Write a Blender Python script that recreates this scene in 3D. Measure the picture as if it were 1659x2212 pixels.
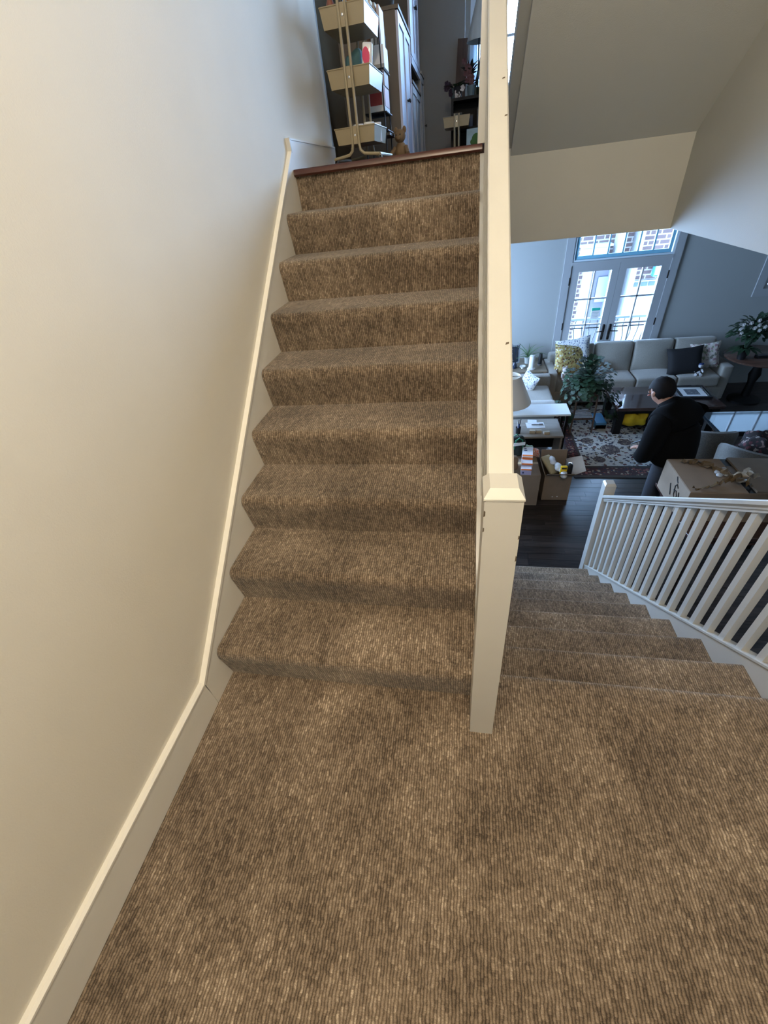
import bpy, bmesh, math, random
from mathutils import Vector, Matrix
from math import sin, cos, pi, radians
for o in list(bpy.data.objects): bpy.data.objects.remove(o)
SC = bpy.context.scene; COL = SC.collection
random.seed(7)
# ---------------- camera ----------------
cam = bpy.data.cameras.new('camera'); camo = bpy.data.objects.new('camera', cam); COL.objects.link(camo)
A, B, R_ = 0.2368175, -0.6684582, 0.1285775
CR = Matrix.Rotation(A, 3, 'Z') @ Matrix.Rotation(B, 3, 'X') @ Matrix.Rotation(R_, 3, 'Y')
rt, fw, up = CR.col[0], CR.col[1], CR.col[2]
m3 = Matrix((rt, up, -fw)).transposed()
camo.matrix_world = Matrix.Translation((0.965988, -0.832705, 1.593867)) @ m3.to_4x4()
cam.sensor_fit = 'HORIZONTAL'; cam.sensor_width = 36; cam.lens = 888.323 / 1659 * 36
cam.clip_start = 0.02; cam.clip_end = 100
SC.camera = camo
# ---------------- world / light / exposure ----------------
W = bpy.data.worlds.new('world'); SC.world = W; W.use_nodes = True
bg = W.node_tree.nodes['Background']; bg.inputs[0].default_value = (0.42, 0.63, 0.96, 1); bg.inputs[1].default_value = 35.0
SC.view_settings.view_transform = 'Standard'; SC.view_settings.look = 'None'
SC.view_settings.exposure = 0.24; SC.view_settings.gamma = 1.0; SC.view_settings.use_curve_mapping = False
def area(name, loc, rot, sx, sy, power=0, color=(1, 1, 1), portal=False):
    l = bpy.data.lights.new(name, 'AREA'); l.shape = 'RECTANGLE'; l.size = sx; l.size_y = sy; l.energy = power; l.color = color
    if portal: l.cycles.is_portal = True
    o = bpy.data.objects.new(name, l); COL.objects.link(o); o.location = loc; o.rotation_euler = rot; return o
def portal(x0, x1, z0, z1, y):   # in a wall facing -y
    area('window_portal', ((x0+x1)/2, y, (z0+z1)/2), (-pi/2, 0, 0), x1-x0, z1-z0, portal=True)
portal(2.60, 4.03, -1.6, 0.75, 7.12)
portal(5.42, 7.10, -0.22, 1.0, 7.12)
portal(1.02, 1.75, 2.42, 3.8, 7.12)
portal(1.95, 4.05, 2.3, 4.15, 7.12)
portal(-0.35, 1.40, -1.55, 1.05, 7.12)
area('window_portal', (-0.62, 5.2, 0.0), (0, -pi/2, 0), 1.6, 2.0, portal=True)  # unseen side opening, added to bring more daylight into the living room
LAMP = (0.95, -1.30, 3.35)

G, H, OV = 0.261, 0.19, 0.026
XR, XS, E0 = 1.0274, 2.185, 0.1083
ZF, ZU = -9*H, 9*H
YW = 7.0
# ---------------- materials ----------------
MATS = {}
def nt(name):
    m = bpy.data.materials.new(name); m.use_nodes = True; t = m.node_tree
    return m, t, t.nodes['Principled BSDF']
def N(t, ty, **kw):
    n = t.nodes.new(ty)
    for k, v in kw.items():
        if k.startswith('i_'):
            k2 = k[2:]; n.inputs[int(k2) if k2.isdigit() else k2.replace('_', ' ')].default_value = v
        else: setattr(n, k, v)
    return n
def mat(name, col, rough=0.6, bump=0.0, bscale=60, var=0.0, vscale=3, metal=0.0, spec=0.5, emit=None, trans=0, stretch=None, sheen=0):
    if name in MATS: return MATS[name]
    m, t, p = nt(name)
    p.inputs['Base Color'].default_value = (*col, 1); p.inputs['Roughness'].default_value = rough
    p.inputs['Metallic'].default_value = metal; p.inputs['Specular IOR Level'].default_value = spec
    if sheen: p.inputs['Sheen Weight'].default_value = sheen
    if trans: p.inputs['Transmission Weight'].default_value = trans
    if emit: p.inputs['Emission Color'].default_value = (*emit[0], 1); p.inputs['Emission Strength'].default_value = emit[1]
    tc = N(t, 'ShaderNodeTexCoord'); src = tc.outputs['Object']
    if stretch:
        mp = N(t, 'ShaderNodeMapping'); mp.inputs['Scale'].default_value = stretch; t.links.new(src, mp.inputs[0]); src = mp.outputs[0]
    if var:
        n = N(t, 'ShaderNodeTexNoise', i_Scale=vscale, i_Detail=5.0); t.links.new(src, n.inputs['Vector'])
        r = N(t, 'ShaderNodeValToRGB'); r.color_ramp.elements[0].position = .3; r.color_ramp.elements[1].position = .7
        r.color_ramp.elements[0].color = (*[max(0, c*(1-var)) for c in col], 1); r.color_ramp.elements[1].color = (*[min(1, c*(1+var)) for c in col], 1)
        t.links.new(n.outputs['Fac'], r.inputs[0]); t.links.new(r.outputs[0], p.inputs['Base Color'])
    if bump:
        n = N(t, 'ShaderNodeTexNoise', i_Scale=bscale, i_Detail=3.0); t.links.new(src, n.inputs['Vector'])
        b = N(t, 'ShaderNodeBump', i_Strength=bump, i_Distance=0.002); t.links.new(n.outputs['Fac'], b.inputs['Height']); t.links.new(b.outputs[0], p.inputs['Normal'])
    MATS[name] = m; return m
def math_(t, op, a, b=None, c=None):
    n = N(t, 'ShaderNodeMath', operation=op)
    for i, v in enumerate((a, b, c)):
        if v is None: continue
        if isinstance(v, (int, float)): n.inputs[i].default_value = v
        else: t.links.new(v, n.inputs[i])
    return n.outputs[0]
def carpet():
    m, t, p = nt('carpet'); p.inputs['Roughness'].default_value = 0.95; p.inputs['Specular IOR Level'].default_value = .15
    p.inputs['Sheen Weight'].default_value = .24; p.inputs['Sheen Roughness'].default_value = .4
    g = N(t, 'ShaderNodeNewGeometry'); s = N(t, 'ShaderNodeSeparateXYZ'); t.links.new(g.outputs['Position'], s.inputs[0])
    x = s.outputs[0]; path = math_(t, 'SUBTRACT', s.outputs[2], s.outputs[1])
    sg = N(t, 'ShaderNodeSeparateXYZ'); t.links.new(g.outputs['Normal'], sg.inputs[0])
    # path length along the run: y on treads, z on risers (both flights)
    path = math_(t, 'ADD', math_(t, 'MULTIPLY', s.outputs[1], 1.0), math_(t, 'MULTIPLY', s.outputs[2], 1.0))
    path2 = math_(t, 'SUBTRACT', s.outputs[1], s.outputs[2])
    lower = math_(t, 'LESS_THAN', s.outputs[2], -0.001)
    mx = N(t, 'ShaderNodeMix'); t.links.new(lower, mx.inputs[0]); t.links.new(path, mx.inputs[2]); t.links.new(path2, mx.inputs[3]); path = mx.outputs[0]
    PITCH = 0.0088
    # wobble
    cv = N(t, 'ShaderNodeCombineXYZ'); t.links.new(x, cv.inputs[0]); t.links.new(path, cv.inputs[1])
    wn = N(t, 'ShaderNodeTexNoise', i_Scale=38.0, i_Detail=2.0); t.links.new(cv.outputs[0], wn.inputs['Vector'])
    xw = math_(t, 'ADD', x, math_(t, 'MULTIPLY', math_(t, 'SUBTRACT', wn.outputs['Fac'], .5), .011))
    u = math_(t, 'DIVIDE', xw, PITCH); row = math_(t, 'FLOOR', u); fr = math_(t, 'FRACT', u)
    rib = math_(t, 'SINE', math_(t, 'MULTIPLY', fr, pi))            # 0..1 across a row
    # loops along the row, staggered
    v = math_(t, 'ADD', math_(t, 'DIVIDE', path, .0075), math_(t, 'MULTIPLY', row, .37))
    lp = math_(t, 'SINE', math_(t, 'MULTIPLY', math_(t, 'FRACT', v), pi))
    cell = N(t, 'ShaderNodeCombineXYZ'); t.links.new(row, cell.inputs[0]); t.links.new(math_(t, 'FLOOR', v), cell.inputs[1])
    wh = N(t, 'ShaderNodeTexWhiteNoise', noise_dimensions='2D'); t.links.new(cell.outputs[0], wh.inputs['Vector'])
    v2 = math_(t, 'ADD', math_(t, 'DIVIDE', path, .022), math_(t, 'MULTIPLY', row, .61))
    c2 = N(t, 'ShaderNodeCombineXYZ'); t.links.new(row, c2.inputs[0]); t.links.new(math_(t, 'FLOOR', v2), c2.inputs[1])
    wh2 = N(t, 'ShaderNodeTexWhiteNoise', noise_dimensions='2D'); t.links.new(c2.outputs[0], wh2.inputs['Vector'])
    fine = N(t, 'ShaderNodeTexNoise', i_Scale=420.0, i_Detail=3.0); t.links.new(g.outputs['Position'], fine.inputs['Vector'])
    blot = N(t, 'ShaderNodeTexNoise', i_Scale=3.0, i_Detail=4.0, i_Roughness=.62); t.links.new(g.outputs['Position'], blot.inputs['Vector'])
    f = math_(t, 'ADD', math_(t, 'MULTIPLY', wh.outputs[0], .20), math_(t, 'MULTIPLY', wh2.outputs[0], .24))
    f = math_(t, 'ADD', f, math_(t, 'MULTIPLY', fine.outputs['Fac'], .58))
    f = math_(t, 'ADD', f, math_(t, 'MULTIPLY', math_(t, 'SUBTRACT', blot.outputs['Fac'], .5), .78))
    f = math_(t, 'ADD', f, math_(t, 'MULTIPLY', math_(t, 'SUBTRACT', rib, .62), .36))
    r = N(t, 'ShaderNodeValToRGB'); cr = r.color_ramp
    cr.elements[0].position = .22; cr.elements[0].color = (.066, .048, .033, 1)
    cr.elements[1].position = 1.0; cr.elements[1].color = (.68, .56, .42, 1)
    e = cr.elements.new(.55); e.color = (.212, .158, .109, 1)
    e = cr.elements.new(.78); e.color = (.335, .258, .186, 1)
    t.links.new(f, r.inputs[0]); t.links.new(r.outputs[0], p.inputs['Base Color'])
    hgt = math_(t, 'ADD', math_(t, 'MULTIPLY', rib, math_(t, 'ADD', .6, math_(t, 'MULTIPLY', lp, .6))), math_(t, 'MULTIPLY', fine.outputs['Fac'], .7))
    b = N(t, 'ShaderNodeBump', i_Strength=.8, i_Distance=.003); t.links.new(hgt, b.inputs['Height']); t.links.new(b.outputs[0], p.inputs['Normal'])
    return m
def brick_mat():
    m, t, p = nt('brick'); p.inputs['Roughness'].default_value = .9
    tc = N(t, 'ShaderNodeTexCoord'); mp = N(t, 'ShaderNodeMapping'); mp.inputs['Rotation'].default_value = (pi/2, 0, 0); t.links.new(tc.outputs['Object'], mp.inputs[0])
    b = N(t, 'ShaderNodeTexBrick'); b.inputs['Scale'].default_value = 1.0; b.inputs['Brick Width'].default_value = .235; b.inputs['Row Height'].default_value = .098
    b.inputs['Mortar Size'].default_value = .014; b.inputs['Color1'].default_value = (.050, .030, .028, 1); b.inputs['Color2'].default_value = (.07, .042, .038, 1); b.inputs['Mortar'].default_value = (.20, .18, .165, 1)
    t.links.new(mp.outputs[0], b.inputs[0]); t.links.new(b.outputs[0], p.inputs['Base Color']); return m
def glass_mat(name='window_glass', tint=(.93, .97, 1)):
    m = bpy.data.materials.new(name); m.use_nodes = True; t = m.node_tree; t.nodes.clear()
    o = N(t, 'ShaderNodeOutputMaterial'); tr = N(t, 'ShaderNodeBsdfTransparent'); tr.inputs[0].default_value = (*tint, 1)
    gl = N(t, 'ShaderNodeBsdfGlossy'); gl.inputs['Roughness'].default_value = .02; f = N(t, 'ShaderNodeFresnel'); mx = N(t, 'ShaderNodeMixShader')
    t.links.new(f.outputs[0], mx.inputs[0]); t.links.new(tr.outputs[0], mx.inputs[1]); t.links.new(gl.outputs[0], mx.inputs[2]); t.links.new(mx.outputs[0], o.inputs[0]); return m
def spots(name, base, cols, scale=14, thr=.45, rough=.85, rand=1.0):
    """printed or woven pattern: blobs of several colours on a ground"""
    m, t, p = nt(name); p.inputs['Roughness'].default_value = rough
    tc = N(t, 'ShaderNodeTexCoord'); nz = N(t, 'ShaderNodeTexNoise', i_Scale=scale*1.3, i_Detail=4.0); t.links.new(tc.outputs['Object'], nz.inputs['Vector'])
    ad = N(t, 'ShaderNodeVectorMath', operation='MULTIPLY_ADD'); t.links.new(nz.outputs['Color'], ad.inputs[0]); ad.inputs[1].default_value = (1.5/scale,)*3; t.links.new(tc.outputs['Object'], ad.inputs[2])
    v = N(t, 'ShaderNodeTexVoronoi', i_Scale=float(scale), i_Randomness=rand); t.links.new(ad.outputs[0], v.inputs['Vector'])
    sp = N(t, 'ShaderNodeSeparateColor'); t.links.new(v.outputs['Color'], sp.inputs[0])
    r = N(t, 'ShaderNodeValToRGB'); r.color_ramp.interpolation = 'CONSTANT'
    r.color_ramp.elements[0].color = (*cols[0], 1); r.color_ramp.elements[1].position = 1/len(cols); r.color_ramp.elements[1].color = (*cols[min(1, len(cols)-1)], 1)
    for i in range(2, len(cols)): e = r.color_ramp.elements.new(i/len(cols)); e.color = (*cols[i], 1)
    t.links.new(sp.outputs[0], r.inputs[0])
    fac = math_(t, 'LESS_THAN', v.outputs['Distance'], thr)
    mx = N(t, 'ShaderNodeMix', data_type='RGBA'); t.links.new(fac, mx.inputs[0]); mx.inputs[6].default_value = (*base, 1); t.links.new(r.outputs[0], mx.inputs[7])
    t.links.new(mx.outputs[2], p.inputs['Base Color']); return m
def wood_mat(name, c1, c2, rough=.35, axis='x', sc=1.0, randomize=False, coat=0):
    m, t, p = nt(name); p.inputs['Roughness'].default_value = rough; p.inputs['Coat Weight'].default_value = coat; p.inputs['Coat Roughness'].default_value = .06
    tc = N(t, 'ShaderNodeTexCoord'); mp = N(t, 'ShaderNodeMapping')
    mp.inputs['Scale'].default_value = {'x': (2*sc, 26*sc, 26*sc), 'y': (26*sc, 2*sc, 26*sc), 'z': (26*sc, 26*sc, 2*sc)}[axis]
    t.links.new(tc.outputs['Object'], mp.inputs[0])
    n = N(t, 'ShaderNodeTexNoise', i_Scale=1.5, i_Detail=8.0, i_Distortion=.6)
    if randomize:
        oi = N(t, 'ShaderNodeObjectInfo'); ad = N(t, 'ShaderNodeVectorMath', operation='ADD'); sc_ = N(t, 'ShaderNodeVectorMath', operation='SCALE')
        cx = N(t, 'ShaderNodeCombineXYZ'); t.links.new(oi.outputs['Random'], cx.inputs[0]); t.links.new(cx.outputs[0], sc_.inputs[0]); sc_.inputs['Scale'].default_value = 37
        t.links.new(mp.outputs[0], ad.inputs[0]); t.links.new(sc_.outputs[0], ad.inputs[1]); t.links.new(ad.outputs[0], n.inputs['Vector'])
    else: t.links.new(mp.outputs[0], n.inputs['Vector'])
    r = N(t, 'ShaderNodeValToRGB'); r.color_ramp.elements[0].position = .3; r.color_ramp.elements[1].position = .72
    r.color_ramp.elements[0].color = (*c1, 1); r.color_ramp.elements[1].color = (*c2, 1); t.links.new(n.outputs['Fac'], r.inputs[0])
    out = r.outputs[0]
    if randomize:
        mm = N(t, 'ShaderNodeMix', data_type='RGBA', blend_type='MULTIPLY'); mm.inputs[0].default_value = 1
        vv = math_(t, 'ADD', .65, math_(t, 'MULTIPLY', oi.outputs['Random'], .7)); cc = N(t, 'ShaderNodeCombineColor')
        for i in range(3): t.links.new(vv, cc.inputs[i])
        t.links.new(out, mm.inputs[6]); t.links.new(cc.outputs[0], mm.inputs[7]); out = mm.outputs[2]
    t.links.new(out, p.inputs['Base Color'])
    b = N(t, 'ShaderNodeBump', i_Strength=.15, i_Distance=.002); t.links.new(n.outputs['Fac'], b.inputs['Height']); t.links.new(b.outputs[0], p.inputs['Normal'])
    return m
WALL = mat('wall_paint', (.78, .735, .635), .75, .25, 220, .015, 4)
WALLD = mat('shaded_wall_paint', (.36, .365, .345), .75, .2, 220, .015, 4)  # same wall paint, darkened: shade on header and right wall put into the colour
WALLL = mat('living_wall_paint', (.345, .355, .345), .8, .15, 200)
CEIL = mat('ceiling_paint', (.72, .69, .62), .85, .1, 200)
TRIM = mat('white_gloss_paint', (.55, .54, .505), .32, .12, 35, .02, 6)
TRIM2 = mat('grey_skirting_paint', (.80, .77, .70), .35, .1, 35, .02, 6)
CARPET = carpet()
FLOORW = wood_mat('dark_hardwood', (.014, .011, .010), (.055, .042, .036), .28, 'x', 1.0, True)
NOSE = wood_mat('mahogany_nosing', (.035, .010, .006), (.085, .026, .016), .3, 'x')
BRICK = brick_mat(); GLASS = glass_mat()
DKWOOD = wood_mat('dark_table_wood', (.030, .016, .014), (.075, .040, .034), .12, 'x', .6, coat=.8)
BLACKW = mat('black_wood', (.006, .0055, .0055), .6, spec=.25)
BLACK = mat('black_satin', (.010, .010, .012), .5)
IRON = mat('bronze_hardware', (.018, .014, .012), .35, metal=.6)
SOFA = mat('beige_linen', (.30, .28, .245), .92, .6, 500, .18, 160, sheen=.6)
CARD = mat('cardboard', (.235, .175, .125), .85, .15, 60, .06, 9)
CARDD = mat('cardboard_inside', (.18, .13, .09), .9, .1, 60, .05, 9)
CREAM = mat('cream_steel', (.30, .245, .15), .35, spec=.5)
WHITE = mat('white_plastic', (.80, .80, .80), .4)
WLAM = mat('white_laminate', (.78, .80, .80), .3, var=.02)
CABW = mat('white_cabinet_paint', (.48, .49, .60), .45)
CABS = mat('beige_cabinet_side', (.12, .09, .062), .6, .1, 40, .05, 5)
LEAF = mat('dark_green_leaf', (.012, .038, .016), .62, var=.45, vscale=14)
LEAF2 = mat('pale_green_leaf', (.14, .26, .12), .5, var=.3, vscale=10)
SKIN = mat('skin', (.36, .19, .13), .55)
YEL = mat('yellow_fabric', (.62, .42, .01), .7, .3, 40, .15, 12)
SHADE = mat('lamp_shade_fabric', (.80, .74, .66), .8, .2, 300)
SHADE2 = mat('grey_lamp_shade', (.42, .45, .44), .8, .2, 300)
# ---------------- mesh helpers ----------------
ORG = {}
class MB:
    def __init__(s): s.v = []; s.f = []
    def add(s, vs, fs, M=None):
        b = len(s.v)
        s.v += [tuple(M @ Vector(p)) if M else tuple(p) for p in vs]; s.f += [tuple(b+i for i in f) for f in fs]; return s
    def box(s, a, b, M=None):
        (x0, y0, z0), (x1, y1, z1) = a, b
        return s.add([(x0, y0, z0), (x1, y0, z0), (x1, y1, z0), (x0, y1, z0), (x0, y0, z1), (x1, y0, z1), (x1, y1, z1), (x0, y1, z1)],
                     [(0, 3, 2, 1), (4, 5, 6, 7), (0, 1, 5, 4), (1, 2, 6, 5), (2, 3, 7, 6), (3, 0, 4, 7)], M)
    def bbox(s, a, b, r, M=None):      # bevelled box
        return s.rbox([(a[i]+b[i])/2 for i in range(3)], [abs(b[i]-a[i])/2 for i in range(3)], r, 4, 0, M)
    def rbox(s, c, h, r, n=8, puff=0, M=None, axis=2):
        def ts(hh):
            hh = max(hh, r+1e-4)
            if n <= 4: return [-hh, -hh+r*.35, -hh+r, hh-r, hh-r*.35, hh]
            inner = [(-hh+r)+(2*(hh-r))*i/n for i in range(n+1)]
            return [-hh, -hh+r*.3, -hh+r*.65] + inner + [hh-r*.65, hh-r*.3, hh]
        T = [ts(k) for k in h]; idx = {}; vs = []; fs = []
        def P(i, j, k):
            if (i, j, k) in idx: return idx[(i, j, k)]
            p = Vector((T[0][i], T[1][j], T[2][k])); q = Vector([max(-h[a]+r, min(h[a]-r, p[a])) for a in range(3)])
            d = p-q
            if d.length > 1e-7: p = q+d.normalized()*r
            if puff:
                o = [a for a in range(3) if a != axis]
                w = max(0, 1-(p[o[0]]/h[o[0]])**2)*max(0, 1-(p[o[1]]/h[o[1]])**2)
                p[axis] += puff*w*(1 if p[axis] > 0 else -1)*(abs(p[axis])/h[axis])
            vs.append(p+Vector(c)); idx[(i, j, k)] = len(vs)-1; return idx[(i, j, k)]
        L = [len(t)-1 for t in T]
        for i in range(L[0]):
            for j in range(L[1]): fs += [(P(i, j, 0), P(i, j+1, 0), P(i+1, j+1, 0), P(i+1, j, 0)), (P(i, j, L[2]), P(i+1, j, L[2]), P(i+1, j+1, L[2]), P(i, j+1, L[2]))]
        for i in range(L[0]):
            for k in range(L[2]): fs += [(P(i, 0, k), P(i+1, 0, k), P(i+1, 0, k+1), P(i, 0, k+1)), (P(i, L[1], k), P(i, L[1], k+1), P(i+1, L[1], k+1), P(i+1, L[1], k))]
        for j in range(L[1]):
            for k in range(L[2]): fs += [(P(0, j, k), P(0, j, k+1), P(0, j+1, k+1), P(0, j+1, k)), (P(L[0], j, k), P(L[0], j+1, k), P(L[0], j+1, k+1), P(L[0], j, k+1))]
        return s.add(vs, fs, M)
    def prism(s, prof, axis, a, b, M=None):   # prof: 2-D points; extruded along axis from a to b
        n = len(prof)
        def p3(p, t): return {'x': (t, p[0], p[1]), 'y': (p[0], t, p[1]), 'z': (p[0], p[1], t)}[axis]
        vs = [p3(p, a) for p in prof]+[p3(p, b) for p in prof]
        fs = [tuple(range(n)), tuple(range(2*n-1, n-1, -1))]+[(i, i+n, (i+1) % n+n, (i+1) % n) for i in range(n)]
        return s.add(vs, fs, M)
    def lathe(s, prof, c=(0, 0, 0), n=24, M=None, caps=True):
        vs = []; fs = []; k = len(prof)
        for i in range(n):
            a = 2*pi*i/n
            for r, z in prof: vs.append((c[0]+r*cos(a), c[1]+r*sin(a), c[2]+z))
        for i in range(n):
            j = (i+1) % n
            for q in range(k-1): fs.append((i*k+q, j*k+q, j*k+q+1, i*k+q+1))
        if caps:
            if prof[0][0] > 1e-6: fs.append(tuple(i*k for i in range(n))[::-1])
            if prof[-1][0] > 1e-6: fs.append(tuple(i*k+k-1 for i in range(n)))
        return s.add(vs, fs, M)
    def tube(s, pts, r, n=8, M=None, closed=False):
        pts = [Vector(p) for p in pts]; vs = []; fs = []; m = len(pts); nrm = None
        for i, p in enumerate(pts):
            t = (pts[min(i+1, m-1)]-pts[max(i-1, 0)]).normalized()
            if nrm is None: nrm = t.cross(Vector((0, 0, 1)) if abs(t.z) < .9 else Vector((1, 0, 0))).normalized()
            else: nrm = (nrm-t*nrm.dot(t)).normalized()
            bi = t.cross(nrm); rr = r[i] if isinstance(r, (list, tuple)) else r
            for k in range(n): a = 2*pi*k/n; vs.append(p+(nrm*cos(a)+bi*sin(a))*rr)
        for i in range(m-1):
            for k in range(n): fs.append((i*n+k, i*n+(k+1) % n, (i+1)*n+(k+1) % n, (i+1)*n+k))
        fs += [tuple(range(n))[::-1], tuple((m-1)*n+k for k in range(n))]
        return s.add(vs, fs, M)
    def ball(s, c, r, n=12, M=None):
        rx, ry, rz = (r, r, r) if isinstance(r, (int, float)) else r; vs = []; fs = []
        for i in range(n+1):
            th = pi*i/n
            for j in range(n*2 if n < 8 else n+4):
                k = n*2 if n < 8 else n+4; a = 2*pi*j/k; vs.append((c[0]+rx*sin(th)*cos(a), c[1]+ry*sin(th)*sin(a), c[2]+rz*cos(th)))
        k = n*2 if n < 8 else n+4
        for i in range(n):
            for j in range(k): fs.append((i*k+j, (i+1)*k+j, (i+1)*k+(j+1) % k, i*k+(j+1) % k))
        return s.add(vs, fs, M)
    def pillow(s, M, w, h, t, n=12):
        vs = []; fs = []
        for sd in (1, -1):
            b = len(vs)
            for i in range(n+1):
                for j in range(n+1):
                    u, v = -1+2*i/n, -1+2*j/n
                    k = 1-.10*(1-v*v)*abs(u)**3; l = 1-.10*(1-u*u)*abs(v)**3
                    th = t*(max(0, (1-u**4)*(1-v**4)))**.55
                    vs.append((u*w*k, sd*th, v*h*l))
            for i in range(n):
                for j in range(n):
                    q = (b+i*(n+1)+j, b+(i+1)*(n+1)+j, b+(i+1)*(n+1)+j+1, b+i*(n+1)+j+1); fs.append(q if sd > 0 else q[::-1])
        return s.add(vs, fs, M)
    def leaf(s, p, d, L, w, up=(0, 0, 1), bend=.2):
        p = Vector(p); d = Vector(d).normalized(); sd = d.cross(Vector(up))
        sd = sd.normalized() if sd.length > 1e-3 else Vector((1, 0, 0)); nn = sd.cross(d)
        q = [p, p+d*L*.35+sd*w+nn*L*.05, p+d*L*.75+sd*w*.8-nn*L*bend*.5, p+d*L-nn*L*bend, p+d*L*.75-sd*w*.8-nn*L*bend*.5, p+d*L*.35-sd*w+nn*L*.05]
        mid = p+d*L*.5-nn*L*.06
        return s.add(q+[mid], [(0, 1, 6), (1, 2, 6), (2, 3, 6), (3, 4, 6), (4, 5, 6), (5, 0, 6)])
    def build(s, name, m, parent=None, smooth=False, local=False, angle=40):
        me = bpy.data.meshes.new(name); o0 = Vector((0, 0, 0)) if local or parent is None else ORG.get(parent.name, Vector((0, 0, 0)))
        me.from_pydata([tuple(Vector(p)-o0) for p in s.v], [], s.f); 
        bm = bmesh.new(); bm.from_mesh(me); bmesh.ops.remove_doubles(bm, verts=bm.verts, dist=1e-5); bmesh.ops.recalc_face_normals(bm, faces=bm.faces); bm.to_mesh(me); bm.free()
        if isinstance(m, (list, tuple)):
            for q in m: me.materials.append(q)
        else: me.materials.append(m)
        if smooth:
            for p in me.polygons: p.use_smooth = True
            try: me.set_sharp_from_angle(angle=radians(angle))
            except Exception: pass
        o = bpy.data.objects.new(name, me); COL.objects.link(o)
        if parent is not None: o.parent = parent; ORG[o.name] = Vector(o0)
        return o
def tag(o, label, cat, group=None, kind=None):
    o['label'] = label; o['category'] = cat
    if group: o['group'] = group
    if kind: o['kind'] = kind
    return o
def thing(name, loc, label, cat, group=None, rz=0):
    o = bpy.data.objects.new(name, None); COL.objects.link(o); o.location = loc; o.rotation_euler = (0, 0, rz); o.empty_display_size = .1
    ORG[o.name] = Vector(loc) if not rz else Vector((0, 0, 0)); return tag(o, label, cat, group)
def struct(name, mb, m, parent=None, **k):
    o = mb.build(name, m, parent, **k); o['kind'] = 'structure'; return o
def one(name, mb, m, label, cat, group=None, smooth=True, org=None):
    """single-mesh thing whose origin sits at org (default: bottom centre)"""
    xs = [p[0] for p in mb.v]; ys = [p[1] for p in mb.v]; zs = [p[2] for p in mb.v]
    c = Vector(org) if org else Vector(((min(xs)+max(xs))/2, (min(ys)+max(ys))/2, min(zs)))
    mb.v = [tuple(Vector(p)-c) for p in mb.v]; o = mb.build(name, m, None, smooth); o.location = c; return tag(o, label, cat, group)
def T(x, y, z, rz=0, rx=0, ry=0): return Matrix.Translation((x, y, z)) @ Matrix.Rotation(rz, 4, 'Z') @ Matrix.Rotation(ry, 4, 'Y') @ Matrix.Rotation(rx, 4, 'X')
def dup(root, loc=None, label=None, rz=None):
    r = root.copy(); COL.objects.link(r)
    if loc: r.location = loc
    if rz is not None: r.rotation_euler = (0, 0, rz)
    if label: r['label'] = label
    for ch in root.children:
        c = ch.copy(); COL.objects.link(c); c.parent = r
        for g in ch.children: d = g.copy(); COL.objects.link(d); d.parent = c
    return r

# =====================================================================
# STRUCTURE
# =====================================================================
S = struct
ZC = 4.3
# left wall of the stair (plane x=-0.02) from behind the camera to the upper room
S('wall_left', MB().box((-.14, -1.75, -1.71), (-.02, 3.12, ZC)), WALL)
S('wall_back', MB().box((-.14, -1.87, -1.71), (2.4, -1.75, ZC)), WALL)
# landing
S('floor', MB().box((-.02, -1.75, -.16), (2.185, 0.0, 0)).box((XR+.005, 0.0, -.16), (1.09, .06, 0)), CARPET)
def nose_low(k):   # descending flight: tread k top z=-kH, nosing at E0+kG
    y1 = E0+k*G; z = -k*H; r = .022; pts = []
    for i in range(5): a = pi/2*i/4; pts.append((y1-r+r*sin(a), z-r+r*cos(a)))
    return pts
lf = thing('stair_flight', (1.63, E0, 0), 'flight of greyish carpeted stairs going down to the living room on the right', 'stairs')
for k in range(9):
    y0 = 0.0 if k == 0 else E0+(k-1)*G-.0
    z = -k*H; yb = E0+k*G-OV
    pr = [(y0, z)]+nose_low(k)+[(E0+k*G-.003, z-.045), (yb, z-H), (yb-.05, z-H-.12), (y0, z-.16)]
    MB().prism(pr, 'x', 1.092, XS).build('step', CARPET, lf, smooth=True, angle=50)
# upper flight
uf = thing('stair_flight', (.51, 0, 0), 'flight of brown ribbed carpet stairs going up beside the left wall', 'stairs')
for k in range(8):
    y0, z0, z1 = k*G, k*H, (k+1)*H
    r = .030; pts = [(y0, z0), (y0-OV+.003, z1-.06)]
    for i in range(7): a = pi/2*i/6; pts.append((y0-OV+r-r*cos(a)*1.0, z1-r+r*sin(a)))
    pts[2:2] = [(y0-OV-.001, z1-.042)]
    pr = pts+[(y0+G, z1), (y0+G, z0-.02), (y0, z0-.02)]
    MB().prism(pr, 'x', 0.0, XR).build('step', CARPET, uf, smooth=True, angle=50)
MB().box((0, 8*G, 8*H), (XR, 8*G+.02, ZU-.033)).build('top_riser', CARPET, uf)
prn = [(8*G-.028, ZU-.008), (8*G-.020, ZU), (8*G+.10, ZU), (8*G+.10, ZU-.033), (8*G-.022, ZU-.033), (8*G-.030, ZU-.024)]
MB().prism(prn, 'x', -.0, XR+.01).build('wood_nosing', NOSE, uf, smooth=True)
# wall between the flights and under the upper flight
pm = [(.0, -1.71), (2.42, -1.71), (2.42, 1.21), (2.05, 1.21), (2.05, 1.45), (0, -.06)]
S('wall_middle', MB().prism(pm, 'x', XR+.012, 1.09), WALLD)
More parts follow.
